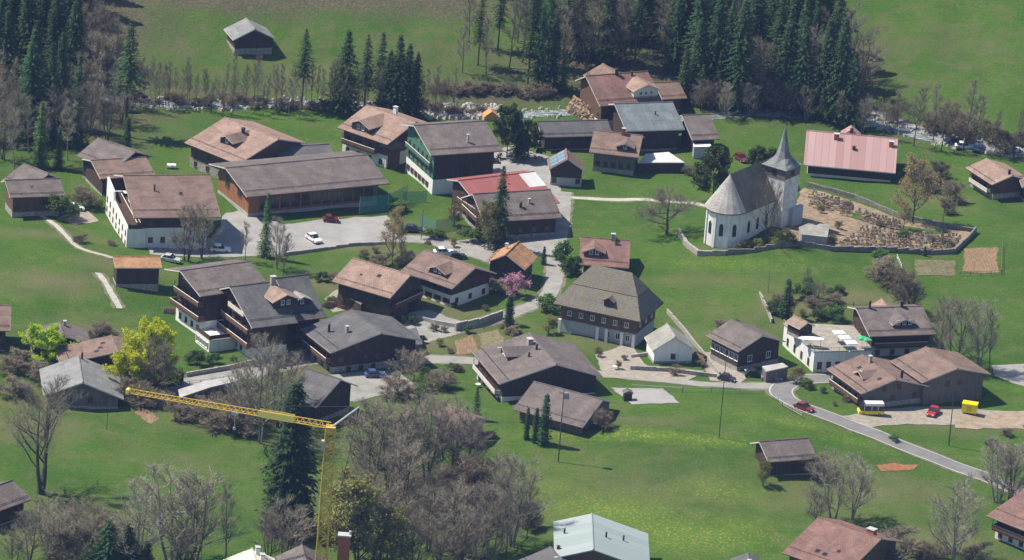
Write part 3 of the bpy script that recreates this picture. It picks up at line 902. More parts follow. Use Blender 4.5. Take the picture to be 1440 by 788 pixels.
DRY = spots([(900, 690, 26, 16, .42), (1150, 700, 20, 12, .5), (1260, 690, 14, 10, .55), (1300, 60, 30, 9, .32), (420, 100, 34, 10, .4), (560, 70, 20, 8, .35), (250, 650, 16, 8, .35), (1050, 440, 14, 8, .4), (880, 420, 10, 6, .35), (620, 440, 16, 8, .8), (470, 400, 10, 8, .8), (330, 350, 10, 6, .7), (700, 400, 10, 8, .7), (560, 320, 14, 6, .7), (840, 480, 10, 6, .7), (240, 540, 14, 6, .9), (130, 470, 12, 8, .7), (430, 520, 10, 6, .8), (1130, 430, 12, 6, .9), (780, 200, 16, 8, .6), (60, 565, 16, 5, .9), (1020, 470, 10, 5, .5), (1420, 600, 10, 4, .8), (560, 560, 14, 7, .5), (70, 395, 12, 7, .8), (150, 370, 8, 6, .7), (1285, 657, 3.5, 1.2, 0), (30, 600, 14, 8, .8), (600, 480, 12, 10, .8), (680, 480, 10, 8, .9), (520, 350, 14, 4, .7), (1120, 460, 7, 6, .7), (1200, 418, 16, 5, .8), (1180, 660, 14, 7, .4), (1330, 600, 10, 4, .6), (640, 700, 26, 16, .8), (520, 730, 14, 14, .7), (100, 740, 18, 12, .8), (1290, 760, 20, 8, .7), (320, 590, 16, 8, .8), (60, 330, 14, 5, .6), (1320, 280, 10, 6, .7), (1000, 395, 18, 4, .5), (880, 590, 20, 2.0, .6), (1040, 345, 9, 3, .6), (430, 620, 9, 8, .8), (1200, 110, 4, 3, .3), (1240, 60, 7, 1.5, .35), (1390, 75, 9, 2, .3), (960, 480, 6, 9, .5)])
YEL = spots([(920, 612, 22, 2.2, .9), (860, 720, 14, 8, .8), (960, 750, 20, 10, .8), (1010, 690, 9, 5, .5), (1090, 590, 12, 3, .6), (1190, 620, 8, 3, .4), (560, 740, 6, 6, .5), (1010, 370, 22, 3, .35), (60, 360, 10, 5, .2), (740, 690, 10, 6, .5)])
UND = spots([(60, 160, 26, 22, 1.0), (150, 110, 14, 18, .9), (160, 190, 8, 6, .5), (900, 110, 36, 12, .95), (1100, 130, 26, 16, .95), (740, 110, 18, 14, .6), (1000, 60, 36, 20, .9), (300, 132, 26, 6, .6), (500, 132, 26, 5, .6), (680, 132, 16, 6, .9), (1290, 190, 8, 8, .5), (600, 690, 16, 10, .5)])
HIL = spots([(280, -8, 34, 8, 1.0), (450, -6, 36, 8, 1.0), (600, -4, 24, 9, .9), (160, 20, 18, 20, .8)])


def wsum(x, y, L):
    s = 0
    for c, rx, ry, w in L:
        if abs(x - c.x) < rx * 2.6 and abs(y - c.y) < ry * 2.6:
            s = max(s, w * gauss(x, y, c, rx, ry))
    return s


def axis(lo, hi, st, far):
    a = []
    v = lo
    while v <= hi + 1e-6:
        a.append(v)
        v += st
    s, v, pre = st, lo, []
    while v > -far:
        s *= 1.35
        v -= s
        pre.append(v)
    s, v, post = st, hi, []
    while v < far:
        s *= 1.35
        v += s
        post.append(v)
    return pre[::-1] + a + post


XS = axis(-140, 140, 1.75, 1200)
YS = axis(-215, 235, 1.75, 1200)
mb = MB()
mb.v = [(x, y, hz(x, y)) for y in YS for x in XS]
nx = len(XS)
mb.f = [(j * nx + i, j * nx + i + 1, (j + 1) * nx + i + 1, (j + 1) * nx + i) for j in range(len(YS) - 1) for i in range(nx - 1)]
mb.m = [0] * len(mb.f)
m, nt, b = new_mat('meadow_grass')
tc = N(nt, 'ShaderNodeTexCoord')
P = tc.outputs['Object']
n1 = noise(nt, P, .035, 5, .6)
n2 = noise(nt, P, .22, 4, .65)
n3 = noise(nt, mapping(nt, P, (.5, 1.6, 1)), 1.1, 4, .7)
col = mixc(nt, ramp(nt, n1, .38, .62), (.047, .112, .012), (.090, .160, .021))
col = mixc(nt, ramp(nt, n2, .40, .70, 0, .6), col, (.092, .112, .030))
col = mixc(nt, ramp(nt, n3, .40, .72, 0, .65), col, (.030, .074, .009))
at_ = N(nt, 'ShaderNodeAttribute')
at_.attribute_name = 'cover'
sep = N(nt, 'ShaderNodeSeparateColor')
nt.links.new(at_.outputs['Color'], sep.inputs[0])


def masked(sock, nz, lo=.25, hi=.6):
    a = N(nt, 'ShaderNodeMath')
    a.operation = 'ADD'
    nt.links.new(sock, a.inputs[0])
    s = ramp(nt, nz, .3, .7, -.30, .2)
    nt.links.new(s, a.inputs[1])
    return ramp(nt, a.outputs[0], lo - .15, hi)


n7 = noise(nt, P, 2.1, 5, .75)
col = mixc(nt, ramp(nt, n7, .38, .68, 0, .6), col, (.020, .058, .008))
n4 = noise(nt, P, .75, 4, .7)
n5 = noise(nt, P, .16, 4, .7)
col = mixc(nt, masked(sep.outputs[0], n5, .1, .8), col, mixc(nt, n4, (.085, .10, .040), (.15, .135, .065)))
yv = N(nt, 'ShaderNodeTexVoronoi')
yv.inputs['Scale'].default_value = 1.3
nt.links.new(P, yv.inputs['Vector'])
yf = ramp(nt, yv.outputs['Distance'], .12, .42, 1, 0)
ym = N(nt, 'ShaderNodeMath')
ym.operation = 'MULTIPLY'
nt.links.new(yf, ym.inputs[0])
nt.links.new(masked(sep.outputs[1], n5, .1, .8), ym.inputs[1])
ym2 = N(nt, 'ShaderNodeMath')
ym2.operation = 'MULTIPLY'
ym2.inputs[1].default_value = .85
nt.links.new(ym.outputs[0], ym2.inputs[0])
col = mixc(nt, masked(sep.outputs[1], n5, .15, 1.1), col, (.10, .17, .025))
col = mixc(nt, ym2.outputs[0], col, (.30, .27, .02))
n6 = noise(nt, P, 1.3, 5, .75)
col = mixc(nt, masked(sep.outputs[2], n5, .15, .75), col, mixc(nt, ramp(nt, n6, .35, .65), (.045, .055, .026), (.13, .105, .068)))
nt.links.new(col, b.inputs['Base Color'])
b.inputs['Roughness'].default_value = .95
b.inputs['Specular IOR Level'].default_value = .08
bp = N(nt, 'ShaderNodeBump')
bp.inputs['Strength'].default_value = .9
bp.inputs['Distance'].default_value = .4
nt.links.new(noise(nt, P, 1.6, 5, .7), bp.inputs['Height'])
nt.links.new(bp.outputs[0], b.inputs['Normal'])
M['grass'] = m
g = mb.obj('ground', M['grass'])
tag(g, kind='structure')
ca = g.data.color_attributes.new('cover', 'FLOAT_COLOR', 'POINT')
buf = []
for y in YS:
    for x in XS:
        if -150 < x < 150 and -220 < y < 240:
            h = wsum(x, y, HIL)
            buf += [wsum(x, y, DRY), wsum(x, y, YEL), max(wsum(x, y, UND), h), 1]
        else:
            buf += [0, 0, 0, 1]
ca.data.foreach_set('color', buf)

M['asphalt'] = plain_mat('asphalt_grey', (.17, .165, .16), .16, .35, .9)
M['paleroad'] = plain_mat('pale_lane', (.245, .235, .215), .2, .35, .9)
M['gravel'] = plain_mat('gravel_pale', (.27, .24, .195), .22, .9, .95)
M['path'] = plain_mat('path_pale', (.36, .36, .30), .2, 1, .95)
M['soil'] = plain_mat('bare_soil', (.20, .13, .075), .4, 1.5, .95, stretch=(2.5, .35, 1))
M['slab'] = plain_mat('concrete_slab', (.265, .255, .24), .14, .25, .9)
M['verge'] = plain_mat('verge_grit_and_turf', (.13, .125, .06), .4, .8, .95, c2=(.19, .17, .11))
M['line'] = plain_mat('road_edge_pale', (.38, .365, .34), .1, .6, .9)


def catmull(pts, step=1.6):
    out = []
    P_ = [pts[0] * 2 - pts[1]] + pts + [pts[-1] * 2 - pts[-2]]
    for i in range(1, len(P_) - 2):
        p0, p1, p2, p3 = P_[i - 1:i + 3]
        n = max(2, int((p2 - p1).length / step))
        for k in range(n):
            t = k / n
            out.append(.5 * ((2 * p1) + (p2 - p0) * t + (2 * p0 - 5 * p1 + 4 * p2 - p3) * t * t + (3 * p1 - p0 - 3 * p2 + p3) * t ** 3))
    out.append(pts[-1])
    return out


def ribbon(name, pxs, w, mat, dz=.06, off=0.0, kind='structure', rag=.12, verge=True):
    if verge and w > 1 and name in ('road', 'lane', 'path'):
        ribbon('road_verge', pxs, w + 1.3, M['verge'], dz - .03, off, kind, .35, False)
    pts = [Vector((*at(*p)[:2], 0)) for p in pxs]
    c = catmull(pts)
    q = MB()
    n = max(2, int(w / 1.5) + 1)
    rows = []
    for i, p in enumerate(c):
        d = (c[min(i + 1, len(c) - 1)] - c[max(i - 1, 0)]).normalized()
        s = Vector((d.y, -d.x, 0))
        row = []
        for k in range(n):
            e_ = rng.uniform(-rag, rag) if k in (0, n - 1) and w > 1 else 0
            u = p + s * (off + w * (k / (n - 1) - .5) + e_)
            row.append((u.x, u.y, hz(u.x, u.y) + dz))
        rows.append(row)
    q.v = [p for r_ in rows for p in r_]
    q.f = [(i * n + k, i * n + k + 1, (i + 1) * n + k + 1, (i + 1) * n + k) for i in range(len(rows) - 1) for k in range(n - 1)]
    q.m = [0] * len(q.f)
    return tag(q.obj(name, mat), kind=kind)


def patch(name, pxs, mat, dz=.05, kind='structure', rag=.35):
    bm = bmesh.new()
    wp_ = [Vector((*at(*p)[:2], 0)) for p in pxs]
    ring = []
    for a, b_ in zip(wp_, wp_[1:] + wp_[:1]):
        n = max(1, int((b_ - a).length / 1.8))
        for k in range(n):
            u = a.lerp(b_, k / n)
            ring.append(u + Vector((rng.uniform(-rag, rag), rng.uniform(-rag, rag), 0)))
    vs = [bm.verts.new(p) for p in ring]
    f = bm.faces.new(vs)
    bmesh.ops.triangulate(bm, faces=[f])
    for _ in range(6):
        es = [e for e in bm.edges if e.calc_length() > 3.5]
        if not es:
            break
        bmesh.ops.subdivide_edges(bm, edges=es, cuts=1)
        bmesh.ops.triangulate(bm, faces=bm.faces[:])
    for v in bm.verts:
        v.co.z = hz(v.co.x, v.co.y) + dz
    bmesh.ops.recalc_face_normals(bm, faces=bm.faces[:])
    me = bpy.data.meshes.new(name)
    bm.to_mesh(me)
    bm.free()
    if len(me.polygons) and me.polygons[0].normal.z < 0:
        me.flip_normals()
    me.materials.append(mat)
    return tag(link(name, me), kind=kind)


MAIN = [(1462, 705), (1420, 685), (1375, 667), (1305, 641), (1240, 615), (1185, 594), (1140, 577), (1108, 562), (1098, 550), (1112, 539), (1145, 533), (1185, 534)]
ribbon('road', MAIN, 4.6, M['asphalt'], .09)
ribbon('road_edge', MAIN, .35, M['line'], .12, -2.3)
ribbon('road_edge', MAIN, .3, M['line'], .12, 2.3)
LANE = [(1120, 540), (1080, 543), (1000, 541), (930, 535), (850, 526), (780, 516), (700, 510), (600, 506), (520, 508)]
ribbon('lane', LANE, 4.2, M['paleroad'], .07)
ribbon('lane', [(215, 556), (255, 541), (330, 528), (400, 514), (445, 506), (520, 508)], 5.2, M['paleroad'], .075)
ribbon('lane', [(540, 335), (600, 338), (650, 352), (700, 368), (730, 372)], 4.2, M['paleroad'], .06)
ribbon('lane', [(792, 270), (788, 320), (781, 352), (779, 395), (762, 424), (712, 444), (648, 462), (575, 484)], 3.6, M['paleroad'], .065)
ribbon('path', [(788, 277), (850, 281), (960, 285), (1000, 292)], 1.8, M['path'], .05)
ribbon('path', [(58, 303), (84, 322), (112, 349), (158, 363)], 1.1, M['path'], .05)
ribbon('path', [(138, 384), (156, 411), (168, 434)], 1.3, M['path'], .05)
patch('car_park', [(316, 300), (338, 296), (398, 316), (500, 306), (545, 304), (556, 332), (540, 345), (455, 350), (398, 358), (330, 362), (210, 358), (205, 340), (300, 335)], M['slab'], .055)
patch('school_yard', [(684, 216), (722, 203), (775, 222), (790, 262), (785, 280), (740, 262), (690, 244)], M['slab'], .05)
patch('yard', [(640, 340), (720, 330), (800, 318), (795, 350), (760, 360), (690, 366)], M['paleroad'], .055)
patch('yard', [(838, 500), (888, 482), (910, 515), (990, 522), (965, 536), (850, 532)], M['gravel'], .08)
patch('yard', [(1183, 586), (1235, 575), (1330, 572), (1440, 580), (1440, 598), (1340, 598), (1275, 596), (1220, 602), (1200, 601)], M['gravel'], .075)
patch('concrete_slab', [(858, 545), (932, 547), (955, 567), (888, 569)], M['slab'], .07)
patch('yard', [(440, 530), (560, 520), (585, 545), (500, 566), (450, 560)], M['paleroad'], .055)
patch('yard', [(985, 500), (1005, 495), (1050, 530), (1040, 541), (1000, 536)], M['gravel'], .08)
patch('yard', [(470, 408), (500, 400), (520, 430), (470, 440), (455, 425)], M['gravel'], .05)
patch('yard', [(575, 440), (600, 436), (660, 456), (610, 470), (560, 480)], M['paleroad'], .05)
patch('parking_area', [(1330, 194), (1360, 190), (1404, 203), (1440, 207), (1440, 222), (1390, 216), (1335, 210)], M['paleroad'], .08)
ribbon('lane', [(1195, 150), (1240, 163), (1290, 182), (1340, 200), (1450, 214)], 3.2, M['paleroad'], .07)
patch('garden_plot', [(1356, 350), (1402, 348), (1404, 383), (1354, 383)], M['soil'], .06)
patch('garden_plot', [(1286, 366), (1344, 366), (1344, 388), (1290, 388)], plain_mat('garden_soil_dry', (.135, .12, .06), .45, 1.2, .95), .06)
patch('garden_plot', [(640, 480), (665, 470), (672, 494), (640, 500)], M['soil'], .05)
patch('garden_plot', [(672, 470), (700, 463), (712, 485), (680, 494)], plain_mat('garden_soil_green', (.16, .14, .07), .4, 1.2, .95), .05)
patch('bare_soil', [(1232, 655), (1255, 652), (1290, 654), (1285, 661), (1238, 663)], plain_mat('soil_red', (.24, .11, .05), .3, 1.5, .95), .05)
patch('courtyard', [(100, 300), (125, 298), (140, 312), (105, 316), (80, 308)], M['gravel'], .05)
patch('parking_area', [(1396, 514), (1440, 512), (1450, 548), (1400, 530)], M['slab'], .06)
patch('dirt_bank', [(187, 580), (200, 574), (226, 590), (210, 596)], M['soil'], .05)
patch('dirt_yard', [(1345, 585), (1440, 578), (1440, 604), (1345, 602)], plain_mat('yard_dirt', (.27, .21, .15), .25, .6, .95), .085)

# stream
m, nt, b = new_mat('stream_water')
tc = N(nt, 'ShaderNodeTexCoord')
f = noise(nt, mapping(nt, tc.outputs['Object'], (.5, 1.4, 1)), 1.2, 5, .7)
nt.links.new(mixc(nt, ramp(nt, f, .45, .62), (.07, .10, .10), (.36, .38, .38)), b.inputs['Base Color'])
b.inputs['Roughness'].default_value = .3
q = MB()
xs = [-125 + 1.5 * k for k in range(200)]
for i, x in enumerate(xs):
    for s in (-2.0, -.7, .7, 2.0):
        y = stream_y(x) + s + 1.0 * math.sin(x * .12)
        q.v.append((x, y, hz(x, y) + .06))
q.f = [(i * 4 + k, i * 4 + 4 + k, i * 4 + 5 + k, i * 4 + 1 + k) for i in range(len(xs) - 1) for k in range(3)]
q.m = [0] * len(q.f)
tag(q.obj('stream', m), kind='structure')
M['rock'] = plain_mat('river_rock_pale', (.36, .34, .31), .4, 1.5, .9)
q = MB()


def rock(q, x, y, r):
    z = hz(x, y)
    n = 5
    a0 = rng.random() * 6
    base = [(x + r * rng.uniform(.7, 1.2) * math.cos(a0 + k * 2 * math.pi / n), y + r * rng.uniform(.7, 1.2) * math.sin(a0 + k * 2 * math.pi / n), z - .1) for k in range(n)]
    top = [(x + (p[0] - x) * .55, y + (p[1] - y) * .55, z + r * rng.uniform(.7, 1.1)) for p in base]
    i = len(q.v)
    q.v += base + top
    for k in range(n):
        l = (k + 1) % n
        q.f.append((i + k, i + l, i + n + l, i + n + k))
        q.m.append(0)
    q.f.append(tuple(i + n + k for k in range(n)))
    q.m.append(0)


for k in range(1000):
    x = rng.uniform(-88, 122)
    if 8 < x < 76:
        continue
    s = rng.choice((-1, 1)) * rng.uniform(1.3, 3.4)
    rock(q, x, stream_y(x) + s + 1.0 * math.sin(x * .12), rng.uniform(.15, .6))
for k in range(420):   # stone bank
    p = at(rng.uniform(596, 705), rng.uniform(148, 168))
    rock(q, p.x, p.y, rng.uniform(.3, .7))
tag(q.obj('river_rocks', M['rock']), 'pale boulders and stones lining the stream bed', 'rocks', kind='stuff')

# ---------------------------------------------------------------- walls, fences, poles
def wall_line(name, label, pxs, h, th, mat, cat='wall', jit=.0, zb=-1.0):
    pts = [at(*p) for p in pxs]
    q = MB()
    for a, b_ in zip(pts, pts[1:]):
        n = max(1, int((b_ - a).length / 2.5))
        for k in range(n):
            u, v = a.lerp(b_, k / n), a.lerp(b_, (k + 1) / n)
            d = Vector((v.x - u.x, v.y - u.y, 0))
            ang = math.atan2(d.y, d.x)
            z = min(hz(u.x, u.y), hz(v.x, v.y))
            Mx = Matrix.Translation((u.x, u.y, 0)) @ Matrix.Rotation(ang, 4, 'Z')
            hh = h + rng.uniform(-jit, jit)
            q.box(0, d.length - .004, -th / 2, th / 2, z + zb, z + hh + .2, 0, Mx)
    o = q.obj(name, mat)
    return tag(o, label, cat)


def fence(name, label, pxs, h, mat, gap=2.4, rails=(.5, .95), pr=.06):
    pts = [at(*p) for p in pxs]
    root = empty(name, pts[0])
    tag(root, label, 'fence')
    rl = MB()
    for a, b_ in zip(pts, pts[1:]):
        n = max(1, int((b_ - a).length / gap))
        for k in range(n + 1):
            u = a.lerp(b_, k / n)
            z = hz(u.x, u.y)
            q = MB()
            l = u - pts[0]
            q.box(l.x - pr, l.x + pr, l.y - pr, l.y + pr, z - pts[0].z - .4, z - pts[0].z + h)
            q.obj('post', mat, root)
            if k < n:
                v = a.lerp(b_, (k + 1) / n)
                zv = hz(v.x, v.y)
                for r_ in rails:
                    rl.tube((u.x - pts[0].x, u.y - pts[0].y, z - pts[0].z + h * r_), (v.x - pts[0].x, v.y - pts[0].y, zv - pts[0].z + h * r_), .045, .045, 4)
    rl.obj('rail', mat, root)
    return root


M['stonedark'] = plain_mat('stone_wall_dark', (.17, .16, .14), .45, 1.8)
wall_line('churchyard_wall', 'grey dry stone wall along the upper edge of the churchyard', [(1134, 262), (1203, 280), (1267, 306), (1331, 321), (1372, 327)], .75, .4, M['stonedark'], jit=.15)
wall_line('churchyard_wall', 'short end wall of the churchyard beside the soil plot', [(1372, 327), (1341, 357)], 1.1, .4, M['stonedark'], jit=.1)
wall_line('churchyard_wall', 'long shaded front wall below the graves', [(1341, 357), (1261, 355), (1168, 353), (1124, 346), (1060, 355), (1005, 359)], 1.0, .4, M['stonedark'], jit=.12)
wall_line('stone_wall', 'rough stone wall curving in front of the church apse', [(953, 328), (966, 348), (982, 360), (1020, 359)], 1.0, .6, M['stone'], jit=.1)
wall_line('retaining_wall', 'mossy retaining wall along the lane below the white-based house', [(640, 466), (672, 459), (706, 447)], 1.5, .5, M['stone'], jit=.1)
wall_line('garden_wall', 'pale low wall bordering the garden of the white-based house', [(584, 448), (612, 456), (641, 461)], .7, .3, M['concrete'])
wall_line('garden_wall', 'long low wall with hedge along the lane by the white hut', [(886, 520), (940, 523), (1008, 531)], .8, .4, M['stone'], jit=.1)
wall_line('stone_wall', 'sloping stone retaining wall up the bank behind the white hut', [(938, 440), (960, 465), (985, 495), (1012, 527)], .8, .35, M['stone'], jit=.12)
wall_line('stone_wall', 'short stone wall climbing the bank beside the thuja', [(1068, 413), (1078, 435), (1085, 455)], .8, .3, M['stone'], jit=.05)
wall_line('kerb_wall', 'low stone edge along the front of the car park', [(398, 360), (455, 352), (541, 344)], .5, .35, M['stone'], jit=.05)
wall_line('garden_wall', 'short wall below the old farmhouse yard by the white hut', [(887, 503), (915, 500)], .6, .35, M['concrete'])
wall_line('hedge_wall', 'white-topped low wall along the hotel road', [(262, 530), (330, 518), (430, 498)], .8, .4, M['stone'], jit=.05)
M['fencewood'] = plank_mat('fence_wood', (.17, .14, .11))
M['metalgrey'] = plain_mat('galvanised', (.30, .31, .32), .1, 1, .5)
fence('fence', 'dark rail fence across the meadow above the restaurant chalet', [(1130, 425), (1200, 432), (1270, 436)], 1.1, M['fencewood'])
fence('fence', 'thin post fence on the meadow side of the pale lane', [(888, 548), (960, 552), (1080, 553)], 1.1, M['metalgrey'], 6.0)
fence('fence', 'wire fence along the outside of the sharp road bend', [(1088, 560), (1100, 572), (1128, 588)], 1.0, M['metalgrey'], 3.0)
fence('fence', 'small white rail fence at the gate below the churchyard', [(1261, 365), (1268, 382)], 1.2, M['white'], 1.5)
fence('fence', 'rail along the roadside deck above the dark garage', [(250, 546), (330, 534)], 1.0, M['metalgrey'], 2.5)
fence('fence', 'post fence around the brown soil plot', [(1350, 388), (1408, 386), (1409, 346)], 1.0, M['fencewood'])
# teal netting
def netting(label, pxs, h):
    pts = [at(*p) for p in pxs]
    root = empty('net_fence', pts[0])
    tag(root, label, 'fence')
    q = MB()
    for a, b_ in zip(pts, pts[1:]):
        n = max(1, int((b_ - a).length / 2))
        for k in range(n):
            u, v = a.lerp(b_, k / n) - pts[0], a.lerp(b_, (k + 1) / n) - pts[0]
            w = Vector((0, 0, .02))
            d = (v - u).normalized()
            s = Vector((d.y, -d.x, 0)) * .02
            q.prism([u, v, v + Vector((0, 0, h)), u + Vector((0, 0, h))], s)
        l = a - pts[0]
        p_ = MB()
        p_.tube(l, l + Vector((0, 0, h + .2)), .05, .05, 6)
        p_.obj('post', M['metalgrey'], root)
    q.obj('net', M['teal'], root)
    return root


m, nt, b = new_mat('teal_netting')
b.inputs['Base Color'].default_value = (.06, .28, .27, 1)
b.inputs['Alpha'].default_value = .28
M['teal'] = m
netting('teal ball-stop net at the right end of the hall', [(505, 302), (545, 298), (572, 285)], 4.0)
netting('teal net fence beside the lane below the school', [(590, 318), (612, 326), (640, 322)], 2.6)
netting('faint green net along the school lawn', [(566, 285), (600, 284)], 2.5)


def pole(label, px, py, h, arms=0, box=False, r=.13):
    p = at(px, py)
    root = empty('utility_pole', p)
    tag(root, label, 'utility pole')
    q = MB()
    q.tube((0, 0, -.5), (0, 0, h), r, r * .65, 7)
    q.obj('shaft', M['bark'], root)
    if arms:
        q = MB()
        q.box(-.9, .9, -.06, .06, h - .6, h - .48)
        for s in (-.8, 0, .8):
            q.tube((s, 0, h - .477), (s, 0, h - .2), .06, .05, 6)
        q.obj('crossarm', M['bark'], root)
    if box:
        q = MB()
        q.box(.1, 1.1, -.35, .35, h - 1.6, h - .5)
        q.box(.2, 1.0, -.2, .2, h - .497, h - .3)
        q.obj('transformer', M['metalgrey'], root)
    return root


pole('wooden utility pole with transformer box in front of the sunken barn', 785, 650, 15, 1, True)
pole('thin pole in the meadow below the pale lane', 1011, 616, 19, 0, False, .1)
pole('tall pole on the grass in front of the parked red car', 1334, 627, 12.5, 1)
pole('slim pole beside the car park trees', 592, 338, 7, 0, False, .08)
pole('short pole on the left meadow below the grey barn', 150, 604, 5, 0, False, .08)
pole('thin pole rising from the meadow above the dark veranda house', 1080, 412, 5.5, 0, False, .06)


def flat_block(name, label, cat, pxs, h, wall, roof, parapet=0.0):
    """pxs: roof outline in the photograph at height h"""
    pts = [at(*p, h) for p in pxs]
    z0 = min(hz(p.x, p.y) for p in pts)
    c = sum(pts, Vector()) / len(pts)
    root = empty(name, (c.x, c.y, z0))
    tag(root, label, cat)
    loc = [Vector((p.x - c.x, p.y - c.y, -3)) for p in pts]
    q = MB()
    q.prism(loc, (0, 0, h + 3))
    q.obj('wall', wall, root)
    q = MB()
    big = [Vector((p.x * 1.03, p.y * 1.03, h + .003)) for p in loc]
    q.prism(big, (0, 0, .22), 1, 0)
    q.obj('roof', [roof, M['concrete']], root)
    return root, loc, z0


root, loc, z0 = flat_block('terrace_building', 'white flat-roofed annexe with a sun terrace on top', 'building', [(1103, 456), (1145.5, 494), (1226, 492.5), (1199, 459)], 4.6, M['white'], M['gravel'])
tb = root
# windows on its two visible sides
for (a, b_), n, nm in (((0, 1), 4, 'l'), ((1, 2), 6, 'f')):
    d = loc[b_] - loc[a]
    ang = math.atan2(d.y, d.x)
    for k in range(n):
        p = loc[a].lerp(loc[b_], (k + .7) / (n + .4))
        fm, gm = window_meshes(1.0, 1.5, 'b')
        o = link('window', fm, root, Matrix.Translation((p.x, p.y, .9)) @ Matrix.Rotation(ang, 4, 'Z'))
        link('pane', gm, o)
q = MB()
for i in range(2):
    a, b_ = loc[i] * 1.02, loc[i + 1] * 1.02
    q.tube((a.x, a.y, 5.6), (b_.x, b_.y, 5.6), .05, .05, 4)
    for k in range(8):
        p = a.lerp(b_, k / 7)
        q.tube((p.x, p.y, 4.8), (p.x, p.y, 5.6), .04, .04, 4)
q.obj('railing', M['metalgrey'], root)


def parasol(px, py, h0, mat, label, s=1.6, grp=None):
    p = at(px, py, h0 + 2.3)
    root = empty('parasol', (p.x, p.y, p.z - 2.3), .3)
    tag(root, label, 'parasol', grp)
    q = MB()
    q.tube((0, 0, .0), (0, 0, 2.45), .04, .04, 6)
    q.box(-.3, .3, -.3, .3, .0, .08)
    q.obj('pole', M['metalgrey'], root)
    q = MB()
    for k in range(4):
        a, b_ = math.pi / 4 + k * math.pi / 2, math.pi / 4 + (k + 1) * math.pi / 2
        q.poly([(s * math.cos(a), s * math.sin(a), 2.1), (s * math.cos(b_), s * math.sin(b_), 2.1), (0, 0, 2.55)])
        q.poly([(s * math.cos(a), s * math.sin(a), 1.9), (s * math.cos(b_), s * math.sin(b_), 1.9), (s * math.cos(b_), s * math.sin(b_), 2.1), (s * math.cos(a), s * math.sin(a), 2.1)])
    q.obj('canopy', mat, root)


M['cloth_white'] = plain_mat('cloth_white', (.75, .76, .78), .04)
M['cloth_green'] = plain_mat('cloth_green', (.05, .36, .16), .1)
parasol(1180, 466, 4.85, M['cloth_white'], 'white parasol farthest back on the sun terrace', grp='white parasols on the terrace')
parasol(1188, 473, 4.85, M['cloth_white'], 'white parasol in the middle of the row on the sun terrace', grp='white parasols on the terrace')
parasol(1197, 480, 4.85, M['cloth_white'], 'white parasol at the front of the row on the sun terrace', grp='white parasols on the terrace')
parasol(1213, 474, 4.85, M['cloth_green'], 'green parasol on the sun terrace edge', 1.3)
parasol(1220, 476, 4.85, M['cloth_green'], 'green parasol nearest the restaurant chalet wall', 1.1)
p = at(1141, 476, 6.4)
o = empty('awning', (p.x, p.y, p.z - 1.6), math.radians(-12))
tag(o, 'long white cloth awning beside the terrace hut', 'awning')
q = MB()
n = 14
el = [(2.7 * math.cos(k * 2 * math.pi / n), 1.1 * math.sin(k * 2 * math.pi / n), 1.5 + .25 * math.cos(k * 2 * math.pi / n)) for k in range(n)]
q.prism(el, (0, 0, .12))
q.obj('cloth', M['cloth_white'], o)
q = MB()
for s in (-2, 0, 2):
    q.tube((s, 0, -.1), (s, 0, 1.55), .05, .05, 6)
q.obj('frame', M['metalgrey'], o)
p = at(1124, 470, 4.85)
r, q_ = house('hut', 'tiny brown-roofed hut on the back corner of the sun terrace', 'hut', [p.x, p.y, p.z, -50, 4.6, 4.2, 2.3, 1.0], 'tan', 'wood', ov=.4, og=.4, zbot=-.3)
flat_block('garage', 'dark fronted garage under a pale deck beside the hotel road', 'garage', [(252, 547), (290, 536), (332, 531), (334, 537), (296, 545), (254, 557)], 4.2, M['woodgrey'], M['concrete'])
flat_block('carport', 'flat white-roofed carport beside the dark veranda house', 'carport', [(1072, 516), (1100, 512), (1108, 517), (1078, 522)], 2.6, M['woodgrey'], M['concrete'])
flat_block('tarp_shelter', 'white sheet-roofed shelter in front of the blue-grey barn', 'shelter', [(900, 228), (908, 218), (940, 214), (962, 228)], 2.6, M['wood'], M['white_sheet'])
flat_block('shed', 'white-roofed flat shed beside the brown lean-to', 'shed', [(975, 203), (998, 202), (1000, 207), (976, 208)], 2.6, M['offgrey'], M['cloth_white'])
flat_block('lean_to', 'small grey-roofed lean-to at the foot of the slate chalet', 'shed', [(565, 468), (585, 462), (594, 482), (572, 487)], 2.6, M['woodgrey'], M['slate'])
flat_block('shed', 'small grey porch roof on the front of the tan village house', 'porch', [(493, 421), (502, 416), (515, 421), (508, 428)], 2.7, M['wood'], M['greybrown'])
flat_block('shed', 'grey-roofed stone shed against the churchyard wall', 'shed', [(1124, 318), (1140, 313), (1166, 318), (1163, 334), (1128, 330)], 2.4, M['stone'], M['pale'])

# ---------------------------------------------------------------- church
AX = math.radians(-34)
e1 = Vector((math.cos(AX), math.sin(AX), 0))
e2 = Vector((-math.sin(AX), math.cos(AX), 0))
fc = at(1097.6, 320.8)
TS = 5.5
tc_ = Vector((fc.x, fc.y, 0)) - e1 * TS / 2 + e2 * TS / 2
ap = at(1022.9, 289.9, 7.5)
apc = Vector((ap.x, ap.y, 0))
zc = hz(apc.x, apc.y)
church = empty('church', (apc.x, apc.y, zc), AX)
tag(church, 'white village church with shingled apse roof and pointed stone tower', 'church')
rel = tc_ - apc
tx, ty = rel.dot(e1), rel.dot(e2)       # tower centre in church axes (x = e1, y = e2)
print('tower rel', tx, ty)
HW, EHC, RIC = 4.2, 7.5, 7.2
NL = max(15.0, ty + 6)
nseg = 9
q = MB()
foot = [(-HW, NL, -4), (-HW, 0, -4)] + [(HW * math.cos(math.pi + k * math.pi / nseg), HW * math.sin(math.pi + k * math.pi / nseg), -4) for k in range(1, nseg)] + [(HW, 0, -4), (HW, NL, -4)]
q.prism(foot, (0, 0, EHC + 4 - .05))
q.prism([(-HW, NL, EHC), (HW, NL, EHC), (0, NL, EHC + RIC - .3)], (0, -.4, 0))
